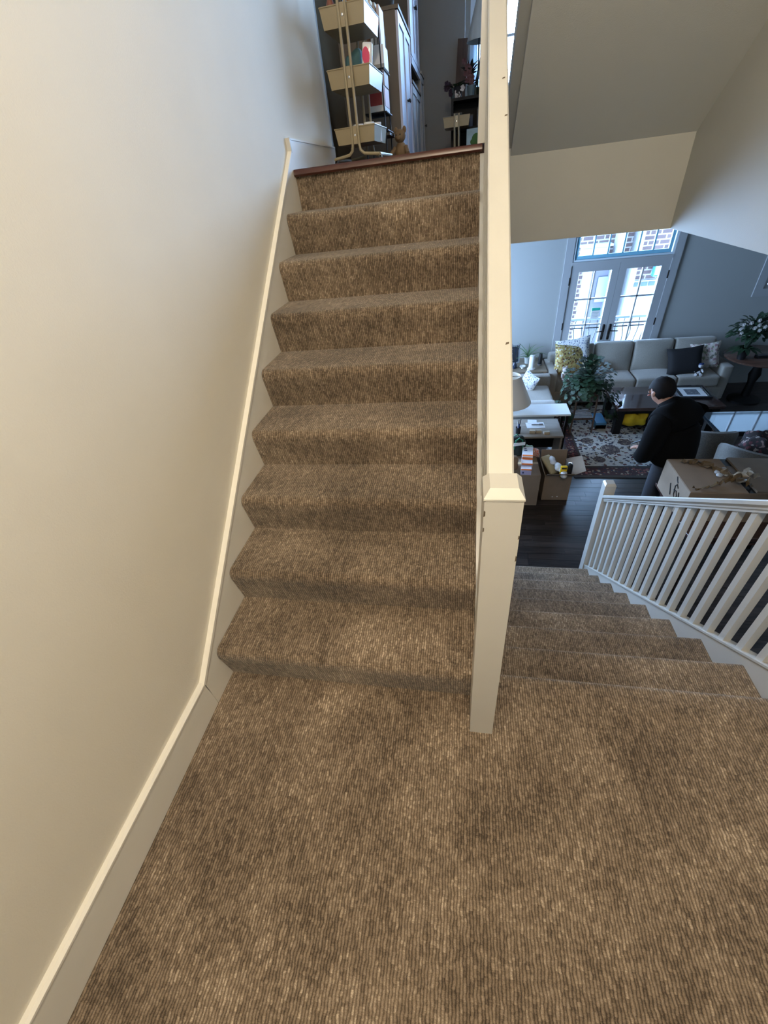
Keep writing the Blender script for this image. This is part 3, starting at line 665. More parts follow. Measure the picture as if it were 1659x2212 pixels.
# airy plant
ap = thing('spider_plant', (2.06, 6.72, -1.10), 'spiky spider plant in a pale pot on the wooden corner table', 'plant')
MB().lathe([(.045, 0), (.06, .10), (.064, .105), (.056, .105), (.05, .09), (0, .09)], (2.06, 6.72, -1.10), 20).build('pot', mat('pale_pot', (.5, .52, .5), .4), ap, True)
random.seed(3)
for i in range(16):
    a = random.uniform(0, 2*pi); L = random.uniform(.20, .38); e = random.uniform(.35, 1.35); p = Vector((2.06, 6.72, -1.0)); m = MB(); pts = [p]
    for k in range(6):
        d = Vector((cos(a)*cos(e), sin(a)*cos(e)*.6, sin(e))); p = p+d*L/6; pts.append(p); e -= .13+.05*(i % 3)
    m.tube(pts, [.006, .007, .006, .005, .004, .003, .001], 5); m.build('leaf', LEAF2, ap, True)
pf = thing('photo_frame', (1.85, 6.72, -1.10), 'dark framed photo standing at the left of the corner table', 'picture frame')
M = T(1.83, 6.72, -1.10, .25, radians(-10))
frame_rect(m := MB(), 0, 0, 0, 0, 0, 0, 0); m = MB(); m.v = []; m.f = []
for a, b in (((-.10, -.01, 0), (.10, .01, .02)), ((-.10, -.01, .28), (.10, .01, .30)), ((-.10, -.01, .02), (-.08, .01, .28)), ((.08, -.01, .02), (.10, .01, .28))): m.box(a, b, M)
m.build('frame', mat('grey_frame', (.25, .27, .30), .4), pf)
MB().box((-.08, -.002, .02), (.08, .006, .28), M).build('photo', spots('photo_print', (.02, .03, .05), [(.10, .12, .16), (.25, .28, .33)], 14, .3), pf)
rd = thing('reed_diffuser', (1.80, 6.45, -1.10), 'dark reed diffuser behind the white handrail on the corner table', 'diffuser')
MB().lathe([(.04, 0), (.042, .06), (.02, .09), (.018, .10), (0, .10)], (1.82, 6.5, -1.10), 16).build('bottle', mat('blue_black_glass', (.02, .03, .06), .15), rd, True)
for i in range(6):
    a = i*1.05; MB().tube([(1.82, 6.5, -1.02), (1.82+.06*cos(a), 6.5+.06*sin(a), -.70-.03*(i % 3))], .004, 5).build('reed', BLACK, rd)
sd = thing('small_dish', (1.93, 6.45, -1.10), 'little white dish on a dark foot at the left of the corner table', 'dish')
MB().lathe([(.02, 0), (.015, .015), (.045, .03), (.05, .045), (.044, .045), (.03, .034), (0, .034)], (1.95, 6.46, -1.10), 20).build('bowl', WHITE, sd, True)
MB().lathe([(.024, 0), (.024, .004), (0, .004)], (1.95, 6.46, -1.104), 16).build('foot', BLACK, sd, True)
# ---- armchair / second sofa, left
lv = thing('armchair', (1.85, 5.75, ZF), 'beige armchair with a white seat cushion next to the corner table', 'armchair')
MB().bbox((1.20, 5.30, ZF+.07), (2.28, 6.20, ZF+.29), .025).build('base', SOFA, lv, True)
MB().bbox((1.20, 6.06, ZF+.07), (2.36, 6.22, -1.10), .025).build('armrest', SOFA, lv, True)
MB().bbox((1.20, 5.10, ZF+.07), (2.30, 5.26, -1.14), .025).build('armrest', SOFA, lv, True)
MB().bbox((1.05, 5.12, ZF+.07), (1.28, 6.2, -.86), .04).build('backrest', SOFA, lv, True)
MB().rbox((1.82, 5.64, ZF+.40), (.51, .37, .095), .05, 8, .03).build('seat_cushion', mat('white_linen', (.60, .58, .54), .9, .4, 400, .05, 60), lv, True)
for x, y in ((1.25, 5.15), (2.24, 5.15), (1.25, 6.14), (2.30, 6.14)): MB().box((x-.03, y-.03, ZF), (x+.03, y+.03, ZF+.08)).build('leg', BLACKW, lv)
pillow('throw_pillow', (1.99, 5.88, -1.14), radians(-62), radians(-20), radians(10), .17, .18, .06, BF, 'white and blue floral pillow propped in the armchair')
# ---- table lamp
tl_ = thing('table_lamp', (1.55, 4.6, -.99), 'table lamp with a beige cone shade on the white console table', 'lamp')
MB().lathe([(.30, 0), (.135, .36), (.131, .36), (.296, 0)], (1.56, 4.62, -.87), 40, None, False).build('lamp_shade', SHADE, tl_, True)
MB().lathe([(.075, 0), (.08, .01), (.03, .03), (.012, .05), (.012, .30), (0, .30)], (1.56, 4.62, -.99), 20).build('base', IRON, tl_, True)
MB().tube([(1.43, 4.62, -.52), (1.69, 4.62, -.52)], .003).build('shade_ring', IRON, tl_)
# ---- white console and wooden desk below
wc = thing('console_table', (1.8, 4.6, ZF), 'narrow table with a glossy white top in front of the armchair', 'table')
MB().bbox((1.15, 4.44, -1.01), (2.355, 4.78, -.985), .005).build('table_top', WLAM, wc)
for x in (1.2, 2.32): MB().box((x-.016, 4.47, ZF), (x+.016, 4.50, -1.01)).build('leg', IRON, wc); MB().box((x-.016, 4.73, ZF), (x+.016, 4.76, -1.01)).build('leg', IRON, wc)
DESK = wood_mat('grey_oak', (.20, .165, .13), (.30, .25, .205), .45, 'x')
wd = thing('low_desk', (1.75, 4.5, ZF), 'low grey oak desk with papers, partly under the white topped table', 'desk')
MB().bbox((1.20, 4.26, -1.235), (2.27, 4.77, -1.205), .004).build('table_top', DESK, wd)
MB().box((2.24, 4.29, ZF), (2.265, 4.70, -1.235)).build('side_panel', DESK, wd)
MB().box((1.22, 4.29, ZF), (1.245, 4.70, -1.235)).build('side_panel', DESK, wd)
MB().box((1.25, 4.66, -1.6), (2.24, 4.68, -1.235)).build('back_panel', BLACKW, wd)
PAPER = mat('white_paper', (.72, .73, .74), .7)
def sheet(name, x0, y0, x1, y1, z, m, label, rz=0, cat='paper', t=.0015, gr=None):
    mb = MB().bbox((-(x1-x0)/2, -(y1-y0)/2, 0), ((x1-x0)/2, (y1-y0)/2, t), min(.0006, t*.3)); o = mb.build(name, m); o.location = ((x0+x1)/2, (y0+y1)/2, z); o.rotation_euler = (0, 0, rz); return tag(o, label, cat, gr)
sheet('paper_sheet', 1.83, 4.50, 2.07, 4.66, -1.2045, PAPER, 'large white sheet of paper lying on the low desk', .04)
sheet('paper_sheet', 1.86, 4.62, 1.98, 4.74, -1.2028, PAPER, 'smaller white paper overlapping the large sheet on the low desk', -.1)
pen = one('paint_brush', MB().tube([(1.90, 4.575, -1.194), (2.0, 4.58, -1.194)], .006).tube([(2.0, 4.58, -1.192), (2.05, 4.582, -1.192)], .009), mat('grey_handle', (.08, .08, .09), .5), 'dark brush lying on the large white paper sheet', 'brush')
def carton(name, x0, y0, z0, x1, y1, z1, m, label, parts=(), rz=0, cat='box', group=None):
    cx, cy = (x0+x1)/2, (y0+y1)/2; t = thing(name, (cx, cy, z0), label, cat, group, rz); w, d, h = x1-x0, y1-y0, z1-z0
    MB().bbox((-w/2, -d/2, 0), (w/2, d/2, h), .003).build('body', m, t, local=True)
    for nm, a, b, mm in parts: MB().box((a[0]*w-w/2, a[1]*d-d/2, a[2]*h), (b[0]*w-w/2, b[1]*d-d/2, b[2]*h)).build(nm, mm, t, local=True)
    return t
KB = mat('kraft_paper', (.42, .33, .22), .8, .1, 60)
BAND = mat('pale_band', (.62, .60, .52), .6)
for i, (x, y, lab) in enumerate(((1.885, 4.37, 'small kraft soap carton at the left front of the low desk'), (1.965, 4.375, 'small kraft soap carton touching the left carton on the low desk'), (2.06, 4.33, 'small kraft soap carton standing alone at the right of the low desk'))):
    carton('soap_carton', x-.036, y-.03, -1.205, x+.036, y+.03, -1.17, KB, lab, [('band', (-.01, .3, .2), (1.01, .7, 1.02), BAND)], .1*i-.1, 'carton', 'kraft cartons on the low desk')
wkt = thing('scissors_cup', (1.74, 4.36, -1.205), 'dark cup of tools at the left of the low desk', 'cup')
MB().lathe([(.03, 0), (.034, .09), (.030, .09), (.027, .006), (0, .006)], (1.70, 4.36, -1.205), 18).build('cup', BLACK, wkt, True)
for i in range(4): MB().tube([(1.70, 4.36, -1.19), (1.70+.02*cos(i*1.6), 4.36+.02*sin(i*1.6), -1.0-.02*i)], .005, 6).build('tool', [IRON, BLACK, WHITE, mat('blue_plastic', (.03, .08, .3), .4)][i], wkt, True)
# ---- plant stand with leafy plant
BAM = wood_mat('dark_bamboo', (.05, .03, .022), (.12, .075, .05), .5, 'z')
ps = thing('plant_stand', (2.75, 5.42, ZF), 'two-tier dark bamboo plant stand on the rug', 'plant stand')
for x in (2.60, 2.91):
    for y in (5.26, 5.58): MB().tube([(x, y, ZF+.011), (x+(2.755-x)*.12, y+(5.42-y)*.12, -1.10)], .014, 8).build('leg', BAM, ps, True)
for z, k in ((-1.47, .95), (-1.12, .90)):
    for i in range(7): yy = 5.42+(-.14+.28*i/6)*k; MB().box((2.755-.15*k, yy-.014, z), (2.755+.15*k, yy+.014, z+.012)).build('slat', BAM, ps)
    for x in (2.755-.15*k, 2.755+.15*k): MB().tube([(x, 5.42-.16*k, z-.008), (x, 5.42+.16*k, z-.008)], .010).build('rail', BAM, ps)
    for y in (5.42-.15*k, 5.42+.15*k): MB().tube([(2.755-.16*k, y, z-.012), (2.755+.16*k, y, z-.012)], .010).build('rail', BAM, ps)
lp_ = thing('leafy_plant', (2.755, 5.42, -1.108), 'big round-leaved green plant spilling over the bamboo plant stand', 'plant')
MB().lathe([(.07, 0), (.105, .15), (.112, .155), (.10, .155), (.094, .14), (0, .14)], (2.755, 5.42, -1.108), 24).build('pot', mat('terracotta_brown', (.16, .10, .08), .6), lp_, True)
random.seed(11); m = MB(); st = MB()
for i in range(560):
    a = random.uniform(0, 2*pi); e = random.uniform(-.75, 1.4); r = random.uniform(.14, .42)*(1 if e > 0 else 1.05)
    c = Vector((2.755, 5.40, -.98)); d = Vector((cos(a)*cos(e), sin(a)*cos(e)*.8, sin(e)*.95)); p = c+d*r
    if p.z < -1.35: continue
    q = c+d*(r-.06)+Vector((0, 0, .02)); m.leaf(q, d+Vector((0, 0, -.45)), random.uniform(.050, .070), random.uniform(.034, .043), (d.x*.5, d.y*.5, 1), .25)
    if i % 5 == 0: st.tube([(2.755, 5.42, -.97), tuple(c+d*r*.5+Vector((0, 0, .05))), tuple(q)], .003, 4)
for (x, y, z, dx) in ((3.13, 5.35, -1.20, 1), (3.20, 5.30, -1.27, 1), (3.10, 5.30, -1.12, 1), (3.17, 5.25, -1.38, .4), (2.40, 5.30, -1.25, -1), (2.36, 5.3, -1.18, -1), (3.02, 5.2, -1.35, .3), (2.48, 5.25, -1.33, -.6), (2.55, 5.22, -1.38, -.3)):
    st.tube([(2.755, 5.42, -.97), ((2.755+x)/2, (5.42+y)/2, -.98), (x, y, z+.02)], .003, 4)
    for k in range(5): m.leaf((x+random.uniform(-.05, .05), y+random.uniform(-.04, .04), z+random.uniform(-.04, .06)), (dx, -.3, -.5+random.uniform(-.3, .3)), .09, .042)
o = m.build('foliage', LEAF, lp_); o['kind'] = 'stuff'; o = st.build('stems', LEAF, lp_); o['kind'] = 'stuff'
# ---- coffee table
cf = thing('coffee_table', (3.85, 5.53, ZF), 'dark wood coffee table with a polished top in front of the long sofa', 'table')
MB().bbox((3.16, 5.15, -1.31), (4.54, 5.91, -1.262), .006).build('table_top', DKWOOD, cf)
MB().box((3.20, 5.20, -1.37), (4.50, 5.86, -1.31)).build('apron', BLACKW, cf)
for x in (3.19, 4.41):
    for y in (5.19, 5.77): MB().bbox((x, y, ZF+.011), (x+.10, y+.10, -1.31), .004).build('leg', BLACKW, cf)
MB().bbox((3.24, 5.24, -1.60), (4.46, 5.82, -1.575), .004).build('shelf', BLACKW, cf)
fr = thing('framed_picture', (4.28, 5.62, -1.262), 'black framed picture with a white mat lying on the coffee table', 'picture frame', None, -.06)
for a, b in (((-.2, -.21, 0), (.2, -.17, .025)), ((-.2, .17, 0), (.2, .21, .025)), ((-.2, -.17, 0), (-.16, .17, .025)), ((.16, -.17, 0), (.2, .17, .025))): MB().box(a, b).build('frame_bar', BLACK, fr, local=True)
MB().box((-.16, -.17, 0), (.16, .17, .014)).build('mat_board', PAPER, fr, local=True)
MB().box((-.085, -.095, .014), (.085, .095, .0155)).build('print', spots('print', (.10, .11, .13), [(.2, .2, .22), (.3, .3, .3)], 30, .3), fr, local=True)
MB().box((.165, -.16, .0255), (.175, .16, .027)).build('edge_shine_strip', mat('silver_glint', (.7, .72, .75), .15, metal=1), fr, local=True)  # glint along the frame edge, modelled as a thin metal strip
sheet('black_folder', 4.02, 5.70, 4.30, 5.84, -1.2615, BLACK, 'thin black folder under the framed picture on the coffee table', .02, 'folder', .0012)
yb = MB().rbox((0, 0, .085), (.17, .13, .085), .06, 6, .03)
random.seed(5); yb.v = [(v[0]+.014*sin(v[1]*40+v[2]*30), v[1]+.012*sin(v[0]*35), v[2]*(1+.18*sin(v[0]*23+v[1]*31))) for v in yb.v]
o = yb.build('yellow_bag', YEL, None, True); o.location = (3.46, 5.33, -1.575); tag(o, 'crumpled bright yellow bag on the low shelf of the coffee table', 'bag')
carton('storage_box', 2.99, 5.38, ZF+.0115, 3.14, 5.72, -1.60, mat('glossy_blue_lid', (.10, .30, .55), .12), 'flat glossy blue box on the rug at the left end of the coffee table', [('dark_rim', (0, 0, .0), (1, .03, .6), BLACK)])
# ---- cartons by the foot of the stair
def openbox(name, x0, y0, z0, x1, y1, z1, label, flaps, m=CARD, rz=0):
    t = thing(name, ((x0+x1)/2, (y0+y1)/2, z0), label, 'box')
    w = .006
    MB().box((x0, y0, z0), (x1, y1, z0+w)).build('bottom', CARDD, t)
    for a, b in (((x0, y0, z0), (x1, y0+w, z1)), ((x0, y1-w, z0), (x1, y1, z1)), ((x0, y0+w, z0), (x0+w, y1-w, z1)), ((x1-w, y0+w, z0), (x1, y1-w, z1))): MB().box(a, b).build('side', m, t)
    for pts in flaps:
        p = [Vector(q) for q in pts]; n = (p[1]-p[0]).cross(p[2]-p[1]).normalized()*.004
        MB().add([q for q in p]+[q+n for q in p], [(0, 3, 2, 1), (4, 5, 6, 7), (0, 1, 5, 4), (1, 2, 6, 5), (2, 3, 7, 6), (3, 0, 4, 7)]).build('flap', m, t)
    return t
x0, y0, x1, y1, zt_ = 1.955, 3.535, 2.265, 3.93, -1.34
ob = openbox('open_carton', x0, y0, ZF, x1, y1, zt_, 'open cardboard box full of packing at the edge of the rug',
    [((x0, y0, zt_), (x1, y0, zt_), (x1-.01, y0-.13, zt_+.11), (x0+.0, y0-.13, zt_+.11)),
     ((x0, y0, zt_), (x0, y1, zt_), (x0-.05, y1-.02, zt_+.12), (x0-.05, y0+.02, zt_+.12)),
     ((x0, y1, zt_), (x1, y1, zt_), (x1, y1+.02, zt_+.12), (x0, y1+.02, zt_+.12)),
     ((x1, y0, zt_), (x1, y1, zt_), (x1+.17, y1-.03, zt_+.06), (x1+.15, y0+.03, zt_+.05))])
MB().box((2.075, 3.5335, -1.66), (2.09, 3.535, -1.65)).build('staple', WHITE, ob); MB().box((2.13, 3.5335, -1.655), (2.145, 3.535, -1.645)).build('staple', WHITE, ob)
M = T(2.03, 3.72, -1.30, .5, .5); pk = one('padded_envelope', MB().rbox((0, 0, 0), (.06, .13, .02), .015, 6, .008, M), mat('tan_envelope', (.45, .40, .26), .7, .1, 50), 'tan padded envelope sticking out of the open cardboard box', 'envelope')
random.seed(9); m = MB()
for i in range(9): m.ball((2.06+.012*i+random.uniform(-.02, .02), 3.82-.045*i, -1.27+random.uniform(-.02, .02)), (.04, .05, .03), 6)
one('plastic_wrap', m, mat('white_plastic_film', (.75, .78, .82), .2, .5, 30, trans=.2), 'crumpled white plastic packing in the open cardboard box', 'packaging')
yt = thing('tape_measure', (2.15, 3.52, -1.30), 'yellow tool sticking up in the open cardboard box', 'tool')
MB().bbox((2.11, 3.50, -1.34), (2.185, 3.535, -1.19), .012).build('body', mat('yellow_plastic', (.75, .50, .01), .35), yt, True)
MB().bbox((2.12, 3.497, -1.225), (2.175, 3.502, -1.205), .002).build('grip_slot', BLACK, yt)
bk = thing('black_jar', (2.225, 3.56, -1.34), 'round black jar with a shiny lid at the right of the open cardboard box', 'jar')
MB().lathe([(.034, 0), (.038, .01), (.038, .12), (.03, .14), (0, .14)], (2.222, 3.575, -1.34), 20).build('body', BLACK, bk, True)
MB().lathe([(.02, .14), (.022, .152), (0, .156)], (2.222, 3.575, -1.34), 16).build('lid', mat('chrome', (.7, .7, .72), .1, metal=1), bk, True)
# closed carton left of it
carton('closed_carton', 1.25, 3.425, ZF, 1.885, 3.97, -1.262, CARD, 'closed tan cardboard box with small medicine cartons on top', [('tape_strip', (0, .46, .995), (1, .54, 1.002), mat('tan_tape', (.50, .37, .20), .3))])
OR = mat('orange_print', (.80, .20, .04), .5); LAVB = mat('lilac_print', (.42, .40, .62), .5); WB = mat('white_carton', (.72, .73, .78), .5); INK = mat('navy_print', (.03, .04, .12), .5)
prt = lambda k: [('orange_band', (-.01, -.012, .62 if k else .1), (1.01, .06, .98 if k else .9), OR), ('orange_stripe', (-.004, .02, .98), (1.004, .16, 1.006), OR), ('print_mark', (.15, .55, .99), (.45, .66, 1.006), INK), ('print_mark', (.15, .75, .99), (.38, .83, 1.006), INK)]
carton('medicine_carton', 1.695, 3.635, -1.262, 1.815, 3.87, -1.13, WB, 'white medicine carton with orange band, rearmost of the row on the closed box', prt(0), -.12, 'carton')
carton('medicine_carton', 1.675, 3.525, -1.262, 1.795, 3.622, -1.165, WB, 'lilac and white medicine carton, middle of the row on the closed box', [('lilac_face', (.02, -.02, .05), (.98, 0, .8), LAVB), ('orange_stripe', (-.004, -.03, .84), (1.004, .1, 1.01), OR), ('print_mark', (.15, -.04, .3), (.3, -.02, .6), INK)], -.1, 'carton')
carton('medicine_carton', 1.655, 3.435, -1.262, 1.775, 3.51, -1.185, WB, 'lilac and white medicine carton, nearest of the row on the closed box', [('lilac_face', (.02, -.02, .05), (.98, 0, .78), LAVB), ('orange_stripe', (-.004, -.03, .84), (1.004, .12, 1.01), OR), ('print_mark', (.15, -.04, .25), (.3, -.02, .55), INK)], -.08, 'carton')
def bag(name, loc, w, d, h, m, label, rz=0, extra=None, seed=1):
    random.seed(seed); t = thing(name, loc, label, 'bag', None, rz); mb = MB().rbox((0, 0, h/2), (w/2, d/2, h/2), min(d/2, w/2)*.6, 6)
    ph = random.uniform(0, 6); mb.v = [(v[0]*(1-.18*(v[2]/h)**2)+.008*sin(v[2]*50+ph), v[1]*(1-.55*(v[2]/h)**2)+.008*sin(v[0]*50+ph), v[2]) for v in mb.v]
    mb.build('body', m, t, True, local=True)
    if extra: extra(t)
    return t
def straps(col):
    def f(t):
        for yy in (-.05, .05): MB().tube([(-.05, yy, .0+.02), (-.055, yy*1.1, .12), (-.04, yy, .23), (0, yy, .26), (.04, yy, .23), (.055, yy*1.1, .12), (.05, yy, .02)], .009, 6).build('strap', col, t, True, local=True)
        MB().box((-.07, -.075, .17), (.07, -.066, .21)).build('white_trim', PAPER, t, local=True)
    return f
bag('tote_bag', (1.645, 3.90, -1.262), .20, .14, .26, mat('black_canvas', (.012, .018, .016), .85, .3, 200), 'black tote bag with green straps standing on the closed box', .2, straps(mat('green_strap', (.02, .20, .11), .6)), 2)
bag('paper_bag', (1.52, 3.60, -1.262), .24, .18, .16, mat('brown_paper', (.22, .14, .085), .85, .3, 30), 'crumpled brown paper bag left of the medicine cartons', .1, None, 4)
bag('snack_bag', (1.80, 3.92, -1.262), .10, .05, .12, mat('pale_green_foil', (.35, .50, .40), .3), 'pale green foil bag behind the medicine cartons', -.4, None, 6)
bag('candy_bag', (1.865, 3.87, -1.262), .12, .06, .10, spots('candy_print', (.62, .36, .30), [(.65, .12, .08), (.75, .7, .65)], 40, .4), 'red and pink printed snack bag at the back corner of the closed box', -.5, None, 8)
# ---- big carton on a dark side table behind the handrail
sb = thing('side_table', (3.2, 2.5, ZF), 'dark wooden table under the big cardboard box behind the handrail', 'table')
MB().bbox((2.84, 2.05, -.985), (3.95, 2.85, -.952), .005).build('table_top', DKWOOD, sb)
MB().box((2.90, 2.10, -1.07), (3.90, 2.82, -.985)).build('apron', DKWOOD, sb)
for x in (2.90, 3.84):
    for y in (2.10, 2.75): MB().box((x, y, ZF), (x+.06, y+.06, -1.07)).build('leg', DKWOOD, sb)
bb = thing('big_carton', (3.27, 2.52, -.952), 'big taped cardboard box with torn packing tape on the dark table', 'box')
zt2 = -.652
MB().bbox((2.83, 2.26, -.952), (3.72, 2.79, zt2), .004).build('body', CARD, bb)
MB().box((2.835, 2.265, zt2), (3.255, 2.785, zt2+.004)).build('top_flap', CARD, bb)
MB().add([(3.31, 2.265, zt2), (3.31, 2.785, zt2), (3.72, 2.785, zt2), (3.72, 2.265, zt2), (3.31, 2.265, zt2+.02), (3.31, 2.785, zt2+.02), (3.715, 2.785, zt2+.004), (3.715, 2.265, zt2+.004)], [(0, 1, 2, 3), (7, 6, 5, 4), (0, 4, 5, 1), (1, 5, 6, 2), (2, 6, 7, 3), (3, 7, 4, 0)]).build('top_flap', CARD, bb)
MB().box((3.255, 2.265, zt2), (3.31, 2.785, zt2+.0015)).build('black_tape', mat('black_tape', (.012, .010, .010), .25), bb)
m = MB(); m.box((3.25, 2.50, zt2+.004), (3.315, 2.66, zt2+.006)); m.build('tape_remnant', mat('brown_tape', (.13, .085, .05), .2, .4, 30), bb)
TAPE = mat('torn_brown_tape', (.14, .09, .045), .15, .6, 25)
def ribbon(pts, w, seed):
    random.seed(seed); mb = MB(); P = [Vector(p) for p in pts]; vs = []; k = 0
    Q = []
    for a, b in zip(P[:-1], P[1:]):
        for i in range(5): Q.append(a.lerp(b, i/5))
    Q.append(P[-1])
    for i, p in enumerate(Q):
        d = (Q[min(i+1, len(Q)-1)]-Q[max(0, i-1)]).normalized(); s_ = d.cross(Vector((0, 0, 1))).normalized(); tw = random.uniform(-.8, .8)
        s_ = (s_*cos(tw)+Vector((0, 0, 1))*sin(tw)); ww = w*random.uniform(.6, 1.2); j = Vector((0, 0, abs(random.gauss(0, .008))))
        vs += [p+s_*ww+j, p+j*1.6+Vector((0, 0, .004)), p-s_*ww*.9+j]
    vs = [Vector((v.x, v.y, max(v.z, zt2+.0055))) for v in vs]
    fs = []
    for i in range(len(Q)-1): fs += [(3*i, 3*i+3, 3*i+4, 3*i+1), (3*i+1, 3*i+4, 3*i+5, 3*i+2)]
    return mb.add(vs, fs)
for i, (pts, w) in enumerate(((((2.92, 2.72, zt2+.01), (3.02, 2.70, zt2+.02), (3.12, 2.66, zt2+.03), (3.14, 2.56, zt2+.02)), .028),
                 (((3.02, 2.74, zt2+.01), (3.10, 2.62, zt2+.02), (3.17, 2.52, zt2+.04), (3.20, 2.45, zt2+.03)), .03),
                 (((2.85, 2.29, zt2+.008), (2.98, 2.32, zt2+.01), (3.08, 2.38, zt2+.012), (3.20, 2.44, zt2+.03)), .020),
                 (((3.18, 2.46, zt2+.03), (3.28, 2.44, zt2+.06), (3.36, 2.52, zt2+.05), (3.40, 2.46, zt2+.02)), .045),
                 (((3.20, 2.44, zt2+.03), (3.24, 2.36, zt2+.06), (3.30, 2.32, zt2+.02)), .05))):
    ribbon(pts, w, 20+i).build('torn_tape', TAPE if i not in (3,) else mat('torn_kraft', (.34, .27, .19), .6, .4, 40), bb)
m = MB(); random.seed(4)
for i in range(7): m.ball((3.15+random.uniform(-.04, .05), 2.53+random.uniform(-.05, .05), zt2+.02+random.uniform(0, .02)), (.022, .025, .014), 6)
m.build('clear_film', mat('clear_film', (.7, .72, .75), .08, .6, 40, trans=.4), bb, True)
# marker scribble on the left side face of the box
m = MB(); X = 2.8285
def stroke(pts): m.tube([(X, 2.26+.53*(1-u), zt2-.30+.30*v) for u, v in pts], .0055, 5)
stroke([(.66, .72), (.60, .80), (.56, .70), (.60, .45), (.66, .35), (.70, .50), (.64, .60), (.56, .56)])
stroke([(.72, .66), (.78, .44), (.74, .40)]); stroke([(.52, .98), (.56, .88), (.60, .84)]); stroke([(.82, .62), (.88, .64), (.84, .50), (.92, .40), (.96, .46)]); stroke([(.40, .60), (.46, .42), (.50, .30)])
m.build('marker_writing', BLACK, bb)
# ---- chairs beyond
CHF = mat('grey_tweed', (.13, .125, .115), .95, .6, 300, .25, 90, sheen=.2)
def barrel(loc, rz, label, top=.90, R=.30, a0=-1.75, a1=1.75):
    t = thing('barrel_chair', loc, label, 'chair', None, rz)
    n = 28; vs = []; fs = []
    for i in range(n+1):
        a = a0+(a1-a0)*i/n; hgt = top-.16*(abs(a)/1.75)**2.2
        for (r, z) in ((R-.055, .40), (R-.055, hgt-.03), (R-.03, hgt), (R, hgt-.005), (R+.012, hgt-.04), (R-.01, .40)):
            vs.append((sin(a)*r, -cos(a)*r, z))
    for i in range(n):
        for k in range(6): fs.append((i*6+k, (i+1)*6+k, (i+1)*6+(k+1) % 6, i*6+(k+1) % 6))
    fs += [tuple(range(6))[::-1], tuple(n*6+k for k in range(6))]
    MB().add(vs, fs).build('backrest', CHF, t, True, local=True)
    MB().rbox((0, .02, .43), (.25, .25, .055), .04, 6, .015).build('seat', CHF, t, True, local=True)
    for sx in (-1, 1):
        for sy in (-1, 1): MB().tube([(sx*.17, sy*.17, .40), (sx*.21, sy*.21, 0)], [.02, .012], 8).build('leg', BLACKW, t, True, local=True)
    return t
barrel((3.66, 3.88, ZF), -.12, 'grey tweed barrel chair with its back to the stairs, at the glossy table', .89, .30, -1.45, 1.45)
barrel((3.93, 3.36, ZF), -.65, 'grey tweed barrel chair behind the big box, with a patterned shawl', .92, .31, -1.4, 1.4)
sh = MB().rbox((0, 0, .22), (.19, .17, .22), .13, 10)
sh.v = [(v[0]*(1-.25*v[2])+.018*sin(v[2]*34+v[1]*20), v[1]*(1-.25*v[2])+.016*sin(v[0]*38+v[2]*15), v[2]*(1+.10*sin(v[0]*24+v[1]*30))) for v in sh.v]
sh.v = [(v[0]+3.97, v[1]+3.42, v[2]-1.215) for v in sh.v]
one('shawl', sh, spots('shawl_print', (.02, .016, .018), [(.20, .14, .13), (.10, .03, .04), (.28, .25, .24)], 22, .38), 'dark floral shawl heaped on the grey chair at the right edge', 'shawl')
gt = thing('glossy_table', (4.6, 4.1, ZF), 'glossy dark dining table mirroring the bright window at the right edge', 'table')
MB().bbox((3.82, 3.86, -.99), (5.6, 4.36, -.958), .004).build('table_top', mat('mirror_black_glass', (.01, .015, .02), .05, spec=.9), gt)
for x, y in ((3.90, 3.92), (5.5, 3.92), (3.90, 4.28), (5.5, 4.28)): MB().box((x-.03, y-.03, ZF), (x+.03, y+.03, -.99)).build('leg', BLACKW, gt)
MB().box((3.86, 3.90, -1.04), (5.56, 4.32, -.99)).build('apron', BLACKW, gt)
carton('floor_carton', 3.62, 4.55, ZF+.0115, 3.95, 4.88, -1.42, CARD, 'tan cardboard box on the rug beyond the person', [('tape_strip', (.45, 0, .99), (.55, 1, 1.005), mat('tan_tape', (.50, .37, .20), .3))], .15)
